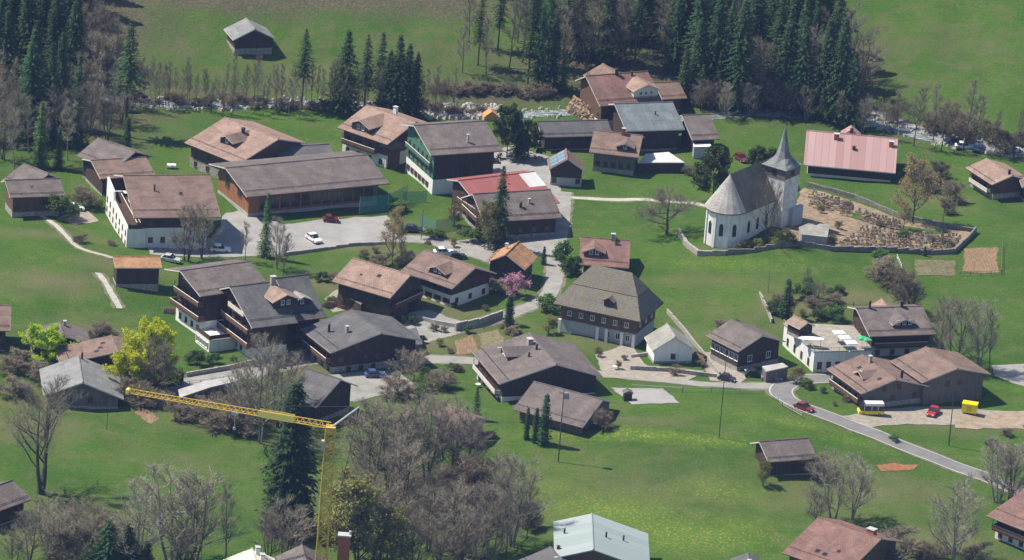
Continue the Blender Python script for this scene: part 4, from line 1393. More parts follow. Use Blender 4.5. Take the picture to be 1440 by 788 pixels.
M['churchwhite'] = plain_mat('church_plaster', (.72, .69, .63), .12, .5, c2=(.78, .77, .73))
q.obj('nave_wall', M['churchwhite'], church)
q = MB()
E_ = HW + .65
top = (0, 0, EHC + RIC)
arc = [(E_ * math.cos(math.pi + k * math.pi / nseg), E_ * math.sin(math.pi + k * math.pi / nseg), EHC - .2) for k in range(nseg + 1)]
for a, b_ in zip(arc, arc[1:]):
    q.poly([a, b_, top])
    q.poly([(a[0], a[1], a[2] - .22), (b_[0], b_[1], b_[2] - .22), b_, a], 1)
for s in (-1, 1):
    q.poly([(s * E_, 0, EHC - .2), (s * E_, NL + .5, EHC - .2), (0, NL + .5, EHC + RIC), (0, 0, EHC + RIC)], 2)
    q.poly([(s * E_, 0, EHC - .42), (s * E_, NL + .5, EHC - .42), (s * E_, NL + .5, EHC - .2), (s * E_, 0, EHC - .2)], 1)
M['churchroof'] = roof_mat('church_shingle', (.36, .335, .31), var=.12, tile=(.35, .4))
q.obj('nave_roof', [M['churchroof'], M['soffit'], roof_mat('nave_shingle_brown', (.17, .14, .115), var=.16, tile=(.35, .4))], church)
# pilasters and windows round the apse
for k in range(0, nseg + 1, 2):
    a = math.pi + (k + .5) * math.pi / nseg
    q = MB()
    Mx = Matrix.Rotation(a, 4, 'Z')
    q.box(HW - .3, HW + .28, -.28, .28, -4, EHC - .5, 0, Mx)
    q.obj('pilaster', M['white'], church)
for k in range(1, nseg, 2):
    a = math.pi + (k + .5) * math.pi / nseg
    q = MB()
    Mx = Matrix.Rotation(a, 4, 'Z') @ Matrix.Translation((HW - .2, 0, 0))
    pts = [(0, -.45, 2.0), (0, .45, 2.0), (0, .45, 4.2), (0, .25, 4.65), (0, 0, 4.8), (0, -.25, 4.65), (0, -.45, 4.2)]
    q.prism([tuple(Mx @ Vector(p)) for p in pts], Mx.to_3x3() @ Vector((.22, 0, 0)))
    q.obj('window', M['glass'], church)
for k in range(3):
    for s in (-1, 1):
        q = MB()
        y = 2.5 + k * 3.4
        q.prism([(s * (HW - .1), y - .45, 2), (s * (HW - .1), y + .45, 2), (s * (HW - .1), y + .45, 4.3), (s * (HW - .1), y, 4.8), (s * (HW - .1), y - .45, 4.3)], (s * .13, 0, 0))
        q.obj('window', M['glass'], church)
# tower
q = MB()
h = TS / 2
TH = 13.3
zt0 = hz(tc_.x, tc_.y) - zc
q.box(tx - h, tx + h, ty - h, ty + h, -4, zt0 + TH - 2.2)
M['towerstone'] = plain_mat('tower_plaster_weathered', (.66, .62, .56), .3, .9, c2=(.76, .75, .72))
q.obj('tower_wall', M['towerstone'], church)
q = MB()
q.box(tx - h - .12, tx + h + .12, ty - h - .12, ty + h + .12, zt0 + TH - 2.2 + .003, zt0 + TH)
bf = q.obj('belfry', M['pale'] if False else roof_mat('belfry_shingle', (.19, .15, .125), tile=(.3, .3)), church)
q = MB()
for s in (-1, 1):
    q.box(tx - .6, tx + .6, ty + s * (h + .13) - .04, ty + s * (h + .13) + .04, zt0 + TH - 1.8, zt0 + TH - .6)
    q.box(tx + s * (h + .13) - .04, tx + s * (h + .13) + .04, ty - .6, ty + .6, zt0 + TH - 1.8, zt0 + TH - .6)
q.obj('belfry_louvre', M['black'], bf)
q = MB()
prof = [(h + .5, 0), (h - .15, .7), (h * .62, 1.9), (h * .42, 3.2), (.06, 8.8)]
for (r0, z0_), (r1, z1_) in zip(prof, prof[1:]):
    for k in range(8):
        def oc(r, kk, zz):
            # square at the eave melting into an octagon
            a = math.pi / 4 + kk * math.pi / 4
            w = min(1, zz / 1.9)
            sq = r / max(abs(math.cos(a)), abs(math.sin(a)))
            rr = sq * (1 - w) + r * 1.06 * w
            return (tx + rr * math.cos(a), ty + rr * math.sin(a), zt0 + TH + zz)
        q.poly([oc(r0, k, z0_), oc(r0, k + 1, z0_), oc(r1, k + 1, z1_), oc(r1, k, z1_)])
q.poly([(tx - h - .5, ty - h - .5, zt0 + TH - .003), (tx + h + .5, ty - h - .5, zt0 + TH - .003), (tx + h + .5, ty + h + .5, zt0 + TH - .003), (tx - h - .5, ty + h + .5, zt0 + TH - .003)])
M['spire'] = roof_mat('spire_shingle', (.215, .225, .215), var=.12, tile=(.3, .3))
sp = q.obj('spire', M['spire'], church)
q = MB()
zt_ = zt0 + TH + 8.8
q.tube((tx, ty, zt_ - .2), (tx, ty, zt_ + 1.1), .05, .04, 5)
q.box(tx - .35, tx + .35, ty - .04, ty + .04, zt_ + .6, zt_ + .7)
q.obj('cross', M['black'], sp)
q = MB()
q.box(tx + h - .003, tx + h + .9, ty + .2, ty + h + 1.5, -4, zt0 + 4.0)
q.obj('stair_turret', M['offgrey'], church)

# graves
M['graveplant'] = plain_mat('grave_planting', (.13, .10, .055), .45, 3, .95)
M['stonebrown'] = plain_mat('stone_brown', (.20, .15, .11), .35, 2.5)
def headstone_meshes(k):
    q = MB()
    w, hh = (.55, .9) if k == 0 else ((.45, 1.15) if k == 1 else (.7, .7))
    pts = [(-w / 2, 0, 0), (w / 2, 0, 0), (w / 2, 0, hh * .8), (w * .25, 0, hh), (-w * .25, 0, hh), (-w / 2, 0, hh * .8)]
    q.prism(pts, (0, .18, 0))
    q.box(-w / 2 - .08, w / 2 + .08, -.06, .24, -.2, .1)
    a = q.mesh('headstone', [M['stonebrown'], M['stone'], M['offgrey']][k])
    q = MB()
    q.box(-.4, .4, -1.7, -.1, -.2, .12)
    for _ in range(22):
        x, y, r_ = rng.uniform(-.45, .45), rng.uniform(-1.7, -.1), rng.uniform(.08, .22)
        q.box(x - r_, x + r_, y - r_, y + r_, .1, .12 + r_ * 1.6, 1)
    b_ = q.mesh('grave_bed', [M['soil'], [M['graveplant'], M['dryleaf'], M['graveplant']][k]])
    return a, b_


HS = [headstone_meshes(k) for k in range(3)]
GL = ['brownish headstone with a planted bed in the churchyard', 'tall grey headstone with planted bed in the churchyard', 'low pale headstone with a planted bed in the churchyard']


def bil(c, u, v):
    a = [c[0][i] + (c[1][i] - c[0][i]) * u for i in (0, 1)]
    b_ = [c[3][i] + (c[2][i] - c[3][i]) * u for i in (0, 1)]
    return a[0] + (b_[0] - a[0]) * v, a[1] + (b_[1] - a[1]) * v


M['gravegravel'] = plain_mat('churchyard_gravel', (.21, .15, .095), .35, .8, .95, c2=(.31, .235, .16))
patch('churchyard_gravel', [(1128, 264), (1203, 284), (1267, 309), (1331, 323), (1369, 328), (1340, 354), (1261, 352), (1168, 349), (1128, 341), (1100, 330), (1110, 300)], M['gravegravel'], .06)
patch('churchyard_lawn', [(1185, 305), (1200, 300), (1228, 303), (1215, 312)], M['grass'], .10)
patch('churchyard_lawn', [(1262, 318), (1300, 322), (1335, 328), (1300, 330), (1268, 326)], M['grass'], .10)
for quad, nu, nv in (([(1142, 270), (1200, 288), (1200, 306), (1140, 292)], 15, 5), ([(1205, 296), (1266, 313), (1268, 325), (1215, 312)], 13, 4), ([(1215, 320), (1355, 333), (1336, 352), (1175, 348)], 25, 6)):
    for i in range(nu):
        for j in range(nv):
            if rng.random() < .1:
                continue
            px, py = bil(quad, (i + rng.uniform(.25, .75)) / nu, (j + rng.uniform(.25, .75)) / nv)
            p = at(px, py)
            k = rng.choice((0, 0, 0, 1, 1, 2))
            r_ = empty('gravestone', p, AX + rng.uniform(-.1, .1) + .25, rng.uniform(.7, 1.05))
            tag(r_, GL[k], 'gravestone', 'gravestones with planted beds in the churchyard')
            link('headstone', HS[k][0], r_)
            link('grave_bed', HS[k][1], r_)
# ---------------------------------------------------------------- trees
def ribbon_quad(q, p, d, l, w, rr, m=0):
    s = d.cross(Vector((rr.uniform(-1, 1), rr.uniform(-1, 1), rr.uniform(-1, 1))))
    if s.length < 1e-4:
        return
    s.normalize()
    s *= w / 2
    e = p + d * l
    i = len(q.v)
    q.v += [tuple(p - s), tuple(p + s), tuple(e)]
    q.f.append((i, i + 1, i + 2))
    q.m.append(m)


def jit(d, a, rr):
    return (d + Vector((rr.uniform(-a, a), rr.uniform(-a, a), rr.uniform(-a, a)))).normalized()


def make_fir(seed, H=20.0, R=3.2, bare=.08, dens=1.0, levels=.45, power=.85, spray=.62):
    rr = random.Random(seed)
    t = MB()
    t.tube((0, 0, -1), (0, 0, H * .55), .26 * H / 20, .16 * H / 20, 7)
    t.tube((0, 0, H * .55), (0, 0, H * .97), .16 * H / 20, .03, 6)
    q = MB()
    z = H * bare
    while z < H * .985:
        f = (z - H * bare) / (H * (1 - bare))
        r = R * (1 - f) ** power * (.9 if f > .06 else .75) + .12
        n = max(4, int((7 + 5 * (1 - f)) * dens))
        a0 = rr.random() * 7
        for k in range(n):
            a = a0 + 2 * math.pi * (k + rr.uniform(-.3, .3)) / n
            rl = r * rr.uniform(.55, 1.15) * (1 + .16 * math.sin(a * 2 + seed * 1.7 + z * .45))
            if rr.random() < .10:
                continue
            dx, dy = math.cos(a), math.sin(a)
            side = Vector((-dy, dx, 0))
            m_ = max(2, int(rl / .42))
            prev = Vector((0, 0, z))
            for i in range(1, m_ + 1):
                u = i / m_
                p = Vector((dx * rl * u, dy * rl * u, z + .12 * rl * u - .42 * rl * u ** 1.6 + (.10 * rl if u > .9 else 0)))
                for s in (-1, 1):
                    l = spray * rr.uniform(.6, 1.15) * (1.15 - .45 * u)
                    tip = p + Vector((dx, dy, 0)) * (.5 * l) + side * (s * l * .75) + Vector((0, 0, -l * rr.uniform(.2, .65)))
                    w = Vector((dx, dy, 0)) * (.22 * l) + Vector((0, 0, rr.uniform(-.1, .1)))
                    i0 = len(q.v)
                    q.v += [tuple(prev.lerp(p, .3)), tuple(p + w * .5), tuple(tip), tuple((prev.lerp(p, .3) + tip) / 2 - w)]
                    q.f.append((i0, i0 + 1, i0 + 2, i0 + 3))
                    q.m.append(0)
                prev = p
        z += levels * (1.0 if f < .6 else .8) * rr.uniform(.8, 1.2)
    for k in range(6):
        ribbon_quad(q, Vector((0, 0, H * .94)), jit(Vector((0, 0, 1)), .35, rr), H * .05, .25, rr)
    return t, q


def make_bare(seed, H=12.0, spread=3.0, stems=1, limbs=9, twigs=9, up=.5, crown0=.3, r0=.16, sub=6, sub2=5, tw=.032, leaf=None, tl=.9):
    rr = random.Random(seed)
    t, q = MB(), MB()
    ends = []

    def branch(p, d, ln, r, lvl, target):
        segs = 4 if lvl < 2 else 2
        pts = [p]
        for i in range(segs):
            d = jit(d + Vector((0, 0, .10 * up)), .22, rr)
            n_ = p + d * (ln / segs)
            target.tube(p, n_, r * (1 - .25 * i / segs), r * (1 - .25 * (i + 1) / segs) if i < segs - 1 else r * .55, 5 if lvl == 0 else (4 if lvl == 1 else 3), cap=False)
            p = n_
            pts.append((p, d))
        return pts[1:]

    for s in range(stems):
        a = rr.random() * 6.28
        lean = .0 if stems == 1 else rr.uniform(.08, .28)
        d = Vector((math.cos(a) * lean, math.sin(a) * lean, 1)).normalized()
        p = Vector((math.cos(a) * .25 * (stems > 1), math.sin(a) * .25 * (stems > 1), -.5))
        h = H * rr.uniform(.86, 1.0)
        n = 7
        spine = [(p.copy(), d.copy())]
        for i in range(n):
            d = jit(d + Vector((0, 0, .25)), .10, rr)
            e = p + d * ((h * .93) / n)
            k0, k1 = 1 - i / n * .88, 1 - (i + 1) / n * .88
            t.tube(p, e, r0 * k0, r0 * k1, 6, cap=False)
            p = e
            spine.append((p.copy(), d.copy()))
        for k in range(limbs):
            f = crown0 + (1 - crown0) * (k + rr.random()) / limbs
            i = min(n - 1, int(f * n))
            b_ = spine[i][0].lerp(spine[i + 1][0], f * n - i) if i + 1 <= n else spine[i][0]
            a = k * 2.4 + rr.uniform(-.5, .5)
            ln = spread * (1 - .62 * max(0, (f - crown0) / (1 - crown0)) ** 1.3) * rr.uniform(.75, 1.15)
            el = up * rr.uniform(.7, 1.5)
            dd = Vector((math.cos(a), math.sin(a), el)).normalized()
            l1 = branch(b_, dd, ln, max(.03, r0 * (1 - f * .8) * .5), 1, t)
            for (pp, d1) in l1:
                for j in range(sub - 1 if pp is not l1[0][0] else 1):
                    d2 = jit(d1 * .9 + Vector((0, 0, .3 * up)), .75, rr)
                    l2 = branch(pp, d2, ln * rr.uniform(.28, .5), .028, 2, q)
                    for (p2, d3) in l2:
                        for u in range(sub2):
                            d4 = jit(d3 + Vector((0, 0, .25 * up)), .8, rr)
                            ribbon_quad(q, p2, d4, tl * rr.uniform(.5, 1.2), tw, rr)
                            pt = p2 + d4 * (tl * .5)
                            for v in range(twigs // 3):
                                ribbon_quad(q, pt, jit(d4, .8, rr), tl * .6 * rr.uniform(.5, 1.1), tw * .8, rr)
                            ends.append(pt)
    lf = MB()
    if leaf:
        sz, n = leaf
        for e in ends:
            for _ in range(n):
                c = e + Vector((rr.uniform(-.4, .4), rr.uniform(-.4, .4), rr.uniform(-.35, .35)))
                d = Vector((rr.uniform(-1, 1), rr.uniform(-1, 1), rr.uniform(-.6, 1))).normalized()
                s = d.cross(Vector((rr.uniform(-1, 1), rr.uniform(-1, 1), rr.uniform(-1, 1)))).normalized() * sz * .5
                w = d * sz * rr.uniform(.6, 1.1)
                i0 = len(lf.v)
                lf.v += [tuple(c - w * .5), tuple(c + s), tuple(c + w * .5), tuple(c - s)]
                lf.f.append((i0, i0 + 1, i0 + 2, i0 + 3))
                lf.m.append(0)
    return t, q, lf


KIND = {}


def reg(kind, H, parts):
    KIND.setdefault(kind, []).append((H, parts))


for s in range(4):
    t, q = make_fir(s, 20, 4.5 + .5 * (s % 3), .06 + .03 * (s % 2))
    reg('fir', 20, [('trunk', t.mesh('trunk', M['bark'])), ('crown', q.mesh('crown', M['fir']))])
for s in range(3):
    t, q = make_fir(20 + s, 22, 3.7, .30 + .1 * (s % 2), .8, .55)
    reg('tallfir', 22, [('trunk', t.mesh('trunk', M['bark'])), ('crown', q.mesh('crown', M['fir']))])
t, q = make_fir(40, 32, 7.2, .05, 1.5, .40, .55, 1.15)
reg('bigfir', 32, [('trunk', t.mesh('trunk', M['bark'])), ('crown', q.mesh('crown', M['fir']))])
for s in range(2):
    t, q = make_fir(50 + s, 14, 2.4, .05, 1.1, .38, .8, .5)
    reg('greenfir', 14, [('trunk', t.mesh('trunk', M['bark'])), ('crown', q.mesh('crown', M['firgreen']))])
t, q = make_fir(60, 8, 1.15, .02, 1.2, .28, .55, .4)
reg('thuja', 8, [('trunk', t.mesh('trunk', M['bark'])), ('crown', q.mesh('crown', M['fir']))])
for s in range(3):
    t, q, l = make_bare(100 + s, 15, 2.3, 1, 15, 6, 1.0, .28, .14, 4, 4)
    reg('slim', 15, [('trunk', t.mesh('trunk', M['bark'])), ('crown', q.mesh('crown', M['twig']))])
for s in range(2):
    t, q, l = make_bare(110 + s, 15, 2.6, 1, 14, 6, .9, .3, .15, 4, 4)
    reg('slimpale', 15, [('trunk', t.mesh('trunk', M['barkpale'])), ('crown', q.mesh('crown', M['twigpale']))])
for s in range(3):
    t, q, l = make_bare(120 + s, 13, 4.1, 3, 12, 5, .8, .13, .15, 5, 3, .028)
    reg('broad', 13, [('trunk', t.mesh('trunk', M['bark'])), ('crown', q.mesh('crown', M['twig']))])
for s in range(2):
    t, q, l = make_bare(130 + s, 13, 3.9, 3, 11, 5, .85, .13, .15, 5, 3, .028)
    reg('broadpale', 13, [('trunk', t.mesh('trunk', M['barkpale'])), ('crown', q.mesh('crown', M['twigpale']))])
t, q, l = make_bare(140, 20, 7.5, 3, 8, 9, .7, .3, .42, 5, 5, tl=1.3)
reg('oak', 20, [('trunk', t.mesh('trunk', M['bark'])), ('crown', q.mesh('crown', M['twig']))])
t, q, l = make_bare(145, 8, 4.2, 1, 14, 9, .35, .28, .3, 6, 6, tl=.8)
reg('round', 8, [('trunk', t.mesh('trunk', M['bark'])), ('crown', q.mesh('crown', M['twig']))])
for s in range(2):
    t, q, l = make_bare(150 + s, 3.2, 1.5, 5, 5, 9, .6, .1, .04, 4, 4, tl=.5)
    reg('scrub', 3.2, [('trunk', t.mesh('trunk', M['bark'])), ('crown', q.mesh('crown', M['twigred']))])
for nm, s, H, sp, lm, mt, up, sz in (('spring', 160, 11, 5.4, 22, 'spring', .5, .32), ('tanbroad', 161, 12, 4.0, 14, 'dryleaf', .6, .22), ('green', 162, 4, 2.0, 10, 'leafgreen', .5, .3), ('olive', 163, 10, 3.2, 13, 'olive', .7, .26), ('cedar', 164, 12, 4.3, 18, 'firgreen', .45, .42), ('pink', 165, 5, 2.6, 11, 'pinkblossom', .45, .26)):
    t, q, l = make_bare(s, H, sp, 1 if nm != 'olive' else 2, lm, 0, up, .14 if nm != 'spring' else .06, .17 * H / 11, 4, 4 if nm != 'cedar' else 6, leaf=(sz, 8 if nm == 'spring' else 4 if nm in ('cedar', 'tanbroad') else (2 if nm == 'olive' else 3)))
    reg(nm, H, [('trunk', t.mesh('trunk', M['bark'])), ('branches', q.mesh('branches', M['twig'])), ('crown', l.mesh('crown', M[mt]))])

TN = {'fir': ('fir_tree', 'fir'), 'tallfir': ('fir_tree', 'fir'), 'bigfir': ('fir_tree', 'fir'), 'greenfir': ('spruce_tree', 'spruce'), 'thuja': ('thuja', 'thuja'),
      'scrub': ('shrub', 'shrub'), 'pink': ('blossom_tree', 'tree'), 'green': ('shrub', 'shrub')}


def tree(kind, px, py, hpx, label, group=None, ws=1.0, v=None):
    if kind in ('broad', 'broadpale') and py > 560:
        ws *= 1.3
    p = at(px, py)
    H, parts = KIND[kind][rng.randrange(len(KIND[kind])) if v is None else v]
    h = hpx / (pxm(p) * CP)
    s = h / H
    nm, cat = TN.get(kind, ('bare_tree', 'tree'))
    if kind in ('spring', 'tanbroad', 'olive', 'cedar'):
        nm = 'leafy_tree'
    w = s * ws
    r_ = empty(nm, p, rng.uniform(0, 6.28), (w, w, s))
    tag(r_, label, cat, group)
    for n_, me in parts:
        link(n_, me, r_)
    return r_


# right-hand forest: rows from the back to the front, kept off the houses and the open meadow
def in_forest(px, py):
    if px > 1205 - max(0, (150 - py)) * .55:
        return False
    if px < 790:
        return False
    if 798 < px < 975 and py > 100 + (px > 930) * 12:
        return False
    return py < 152 + (px - 1000) * .13


FL = 'tall dark fir in the dense forest behind the top chalet'
FG = 'firs of the forest behind the top chalet'
BL = 'leafless grey-brown tree among the firs of the right-hand forest'
BG = 'bare trees among the forest firs'
for row, py in enumerate((-75, -48, -22, 4, 28, 50, 70, 90, 108, 126, 144, 160)):
    px = 786 + (row % 2) * 9
    while px < 1235:
        x, y = px + rng.uniform(-7, 7), py + rng.uniform(-7, 7)
        if in_forest(x, y):
            k = rng.random()
            edge = py > 100
            if x < 930 and k < .5:
                tree(rng.choice(('slim', 'broad', 'broadpale', 'slimpale')), x, y, rng.uniform(75, 125), BL, BG)
            elif k < (.68 if not edge else .55):
                tree('fir', x, y, rng.uniform(105, 165), FL, FG, rng.uniform(.75, 1.1))
            elif k < .82:
                tree(rng.choice(('slim', 'broad')), x, y, rng.uniform(75, 115), BL, BG)
            elif k < .92:
                tree('tallfir', x, y, rng.uniform(120, 165), FL, FG)
        px += rng.uniform(22, 31)
# sparser left part of that forest, with the meadow showing between the trunks
for x, y, h, k in ((672, 92, 112, 'tallfir'), (660, 60, 90, 'slim'), (700, 70, 110, 'tallfir'), (684, 104, 95, 'slim'), (716, 96, 112, 'slim'), (742, 118, 128, 'tallfir'), (728, 60, 105, 'slim'), (757, 122, 120, 'fir'), (770, 92, 125, 'tallfir'), (776, 124, 108, 'fir'), (786, 70, 120, 'slim'), (735, 88, 110, 'slim'), (790, 118, 118, 'slim'), (706, 30, 90, 'slim'), (752, 40, 100, 'fir'), (775, 20, 95, 'fir'), (650, 102, 82, 'slim'), (762, -10, 80, 'fir'), (695, -5, 70, 'tallfir'), (725, -15, 80, 'fir'), (800, 84, 120, 'slim'), (792, 130, 62, 'greenfir')):
    tree(k, x, y, h, 'tall thin fir in the open strip left of the forest' if 'fir' in k else 'tall bare trunk in the open strip left of the forest', 'trees in the open strip left of the forest', .8 if 'fir' in k else 1)
tree('fir', 1177, 172, 150, 'tall solitary pointed fir at the right end of the forest', None, .95, 1)
tree('fir', 1195, 178, 105, 'dark fir right of the solitary pointed fir', None, 1.0, 2)
tree('broad', 1138, 150, 112, 'grey bare tree left of the solitary pointed fir')
for x, y, h, k in ((1040, 150, 62, 'greenfir'), (1008, 150, 75, 'greenfir'), (960, 142, 80, 'greenfir'), (985, 150, 60, 'greenfir'), (1075, 152, 60, 'greenfir')):
    tree(k, x, y, h, 'light green young spruce at the front edge of the forest', 'young spruces at the forest front edge')
for k in range(22):
    x = 975 + k * 11.3
    tree(rng.choice(('broad', 'slim', 'broadpale')), x, 158 + rng.uniform(-6, 8) + max(0, x - 1100) * .22, rng.uniform(38, 62), 'low bare tree along the foot of the right-hand forest', 'bare trees along the foot of the forest')
# left forest
for row, py in enumerate((-40, -8, 24, 54, 84, 114, 144, 172, 200)):
    px = -42 + (row % 2) * 11
    lim = 118 - max(0, py - 150) * .5 if py < 150 else 108
    while px < lim:
        x, y = px + rng.uniform(-8, 8), py + rng.uniform(-8, 8)
        k = rng.random()
        if k < (.9 if py < 150 else .68):
            tree('fir', x, y, rng.uniform(105, 150), 'dark fir of the shaded left-hand forest', 'firs of the left-hand forest', rng.uniform(.8, 1.1))
        else:
            tree(rng.choice(('broad', 'slimpale', 'broad')), x, y, rng.uniform(80, 115), 'bare brownish tree at the edge of the left-hand forest', 'bare trees of the left-hand forest')
        px += rng.uniform(24, 31)
for x, y, h in ((118, 100, 90), (128, 60, 80), (140, 90, 85), (132, 130, 95), (150, 130, 80), (160, 150, 75), (120, 160, 95), (140, 175, 85), (170, 175, 70), (150, 200, 70), (112, 210, 90), (95, 226, 95), (60, 232, 100), (20, 238, 95), (125, 190, 80), (180, 150, 60), (160, 100, 70), (40, 215, 80), (5, 225, 90), (80, 205, 90)):
    tree(rng.choice(('broad', 'broad', 'slimpale')), x, y, h, 'bare brownish tree at the edge of the left-hand forest', 'bare trees of the left-hand forest')
tree('tallfir', 176, 192, 165, 'tall fir with a long bare trunk beside the left-hand forest', None, 1.05, 1)
tree('thuja', 178, 216, 52, 'slim dark fir at the edge of the lawn left of the tan chalet')
tree('greenfir', 55, 236, 95, 'yellowish green spruce in front of the left-hand forest')
tree('greenfir', 82, 238, 60, 'small green spruce right of the yellowish spruce')
# trees along the stream
for x, y, h, k in ((424, 152, 112, 'tallfir'), (483, 158, 118, 'fir'), (512, 152, 104, 'tallfir'), (532, 156, 112, 'tallfir'), (556, 166, 118, 'fir'), (570, 168, 108, 'fir'), (582, 168, 96, 'fir'), (544, 164, 95, 'fir')):
    tree(k, x, y, h, 'dark fir in the row along the stream behind the guesthouse', 'firs along the stream', rng.uniform(.85, 1.2))
for k in range(62):
    x = 196 + k * 7.2 + rng.uniform(-3, 3)
    if 530 < x < 590 and rng.random() < .6:
        continue
    tree(rng.choice(('slim', 'slim', 'slimpale')), x, 148 + (x - 196) * .03 + rng.uniform(-10, 12), rng.uniform(48, 88), 'thin bare tree in the long row along the stream', 'thin bare trees along the stream', rng.uniform(.55, .8))
for k in range(46):
    x = 190 + k * 11 + rng.uniform(-4, 4)
    tree('scrub', x, 143 + (x - 190) * .03 + rng.uniform(-6, 5), rng.uniform(8, 15), 'low reddish-brown scrub on the stream bank', 'scrub on the stream bank', 1.6)
for k in range(26):
    x = 606 + k * 6.6
    tree('scrub', x, 130 + rng.uniform(-5, 5) + (x > 720) * 6, rng.uniform(9, 15), 'dark low scrub in the band above the stone bank', 'scrub above the stone bank', 1.5)
for k in range(17):
    x = 1205 + k * 14.4 + rng.uniform(-3, 3)
    y = 158 + (x - 1205) * .24 + rng.uniform(-6, 12)
    tree(rng.choice(('slim', 'slimpale', 'scrub', 'scrub')), x, y, rng.uniform(18, 52), 'bare sapling beside the far stream road', 'bare saplings beside the far stream road')
for x, y, h in ((1241, 195, 62), (1285, 206, 95), (1323, 212, 82), (1354, 214, 112), (1369, 212, 88), (1432, 226, 76), (1262, 180, 60), (1312, 200, 88), (1400, 214, 60)):
    tree('slim', x, y, h, 'tall thin bare tree by the far stream road', 'tall bare trees by the far stream road')
tree('tanbroad', 1283, 312, 96, 'broad tan budding tree above the churchyard wall', None, 1.0)
tree('slim', 1326, 312, 62, 'slim bare tree right of the tan budding tree')
tree('tanbroad', 1270, 322, 40, 'small tan bush beside the budding tree at the churchyard wall')
for x, y, h in ((1310, 268, 30), (1340, 284, 30), (1318, 250, 26), (1290, 255, 30), (1330, 300, 22)):
    tree('scrub', x, y, h, 'low shrub on the bank left of the balcony house', 'shrubs on the bank by the balcony house', 1.1)
# village trees
tree('round', 937, 331, 62, 'round leafless fruit tree on the lawn left of the church', None, 1.15)
tree('broad', 1078, 342, 92, 'dark bare tree standing in front of the church tower', None, .7)
for x, y, h, k in ((1050, 351, 14, 'olive'), (1066, 350, 14, 'olive'), (1092, 345, 20, 'olive'), (1107, 343, 22, 'olive'), (1035, 354, 12, 'olive'), (1155, 300, 12, 'olive'), (1178, 322, 12, 'olive'), (1172, 342, 12, 'olive'), (1190, 290, 8, 'scrub'), (1235, 318, 9, 'scrub'), (1270, 335, 9, 'green'), (1310, 340, 10, 'scrub'), (1330, 345, 12, 'scrub')):
    tree(k, x, y, h, 'clipped hedge bush inside the churchyard wall', 'bushes inside the churchyard', 1.7)
tree('cedar', 1002, 284, 82, 'broad dark green conifer just left of the church', None, .92)
tree('cedar', 1066, 240, 36, 'dark evergreen clump behind the church roof', None, 1.2)
tree('cedar', 1084, 240, 34, 'second dark evergreen clump behind the church roof')
tree('fir', 700, 350, 118, 'tall dark spruce in front of the grey-roofed farmhouse', None, .95, 0)
tree('olive', 688, 352, 70, 'yellow-green shrub leaning against the tall dark spruce', None, .8)
tree('cedar', 713, 222, 80, 'dark round-crowned conifer right of the schoolhouse', None, .75)
tree('fir', 728, 226, 70, 'dark fir among the round conifers by the school yard', None, 1.1, 1)
tree('cedar', 742, 222, 56, 'second round-crowned conifer by the school yard', None, .9)
tree('greenfir', 372, 362, 92, 'dark green spruce in front of the hall gable', None, .8)
tree('broad', 262, 368, 88, 'bare tree in front of the white inn')
tree('broad', 285, 364, 80, 'second bare tree in front of the white inn')
tree('slim', 345, 368, 64, 'slim bare tree between the inn and the hall')
tree('broadpale', 388, 378, 74, 'pale bare tree beside the dark green spruce')
tree('slim', 398, 388, 62, 'thin dark tree above the hotel roof')
tree('tanbroad', 552, 372, 84, 'thin tan budding tree beside the lane below the hall', None, .75)
tree('slim', 564, 370, 60, 'thin bare tree beside the tan budding tree below the hall')
tree('scrub', 540, 376, 22, 'grey shrub at the foot of the tan budding tree', None, 1.5)
tree('scrub', 570, 374, 20, 'second grey shrub at the foot of the budding tree', None, 1.6)
tree('olive', 640, 318, 30, 'yellowish bush on the slope below the school', None, 1.2)
tree('green', 664, 340, 18, 'green bush beside the lane under the farmhouse', None, 1.6)
tree('green', 610, 334, 12, 'low green hedge bush behind the teal net', None, 2.2)
tree('green', 558, 296, 14, 'dark green hedge bush on the school lawn', None, 2.2)
tree('pink', 722, 416, 30, 'pink blossoming tree in front of the orange-roofed cottage', None, 1.05)
tree('scrub', 692, 412, 20, 'pale bare bush left of the pink blossoming tree', None, 1.6)
tree('thuja', 715, 458, 44, 'dark green column bush beside the lane bend', None, 1.5)
tree('green', 770, 436, 18, 'green bush left of the old farmhouse', None, 1.8)
tree('olive', 770, 470, 26, 'yellow-green forsythia bush at the old farmhouse corner', None, 1.3)
tree('olive', 842, 502, 14, 'bright yellow bush in the old farmhouse yard', None, 1.5)
tree('green', 790, 372, 30, 'green hedge shrub along the lane left of the red-brown cottage', None, .8)
tree('green', 804, 388, 26, 'second hedge shrub along the lane by the red-brown cottage', None, .9)
tree('thuja', 764, 372, 26, 'small dark cypress right of the orange-roofed cottage', None, 1.2)
tree('greenfir', 863, 378, 46, 'small dark spruce behind the old farmhouse roof', None, 1.0)
tree('thuja', 1105, 447, 56, 'dark thuja column in the garden behind the sun terrace', None, 1.3)
tree('round', 1150, 424, 28, 'small bare orchard tree behind the garden', None, .9)
tree('slim', 1132, 416, 46, 'thin bare tree in the garden behind the terrace')
for x, y, h in ((1128, 420, 20), (1142, 432, 16), (1160, 440, 16), (1175, 426, 14), (1150, 450, 14), (1172, 452, 22), (1136, 404, 12), (1095, 430, 16), (1088, 440, 16)):
    tree(rng.choice(('green', 'scrub')), x, y, h, 'low garden shrub behind the sun terrace', 'shrubs in the terrace garden', 1.4)
tree('olive', 1118, 540, 26, 'dark olive bush at the road bend below the terrace', None, 1.5)
tree('scrub', 1274, 440, 60, 'tall tan shrub beside the restaurant chalet', None, .7)
tree('broad', 1342, 520, 112, 'bare grey tree behind the large shed', None, 1.1)
tree('broad', 1320, 500, 84, 'bare grey tree left of the tree behind the large shed')
tree('broadpale', 1378, 522, 108, 'pale greenish bare tree right of the large shed', None, .9)
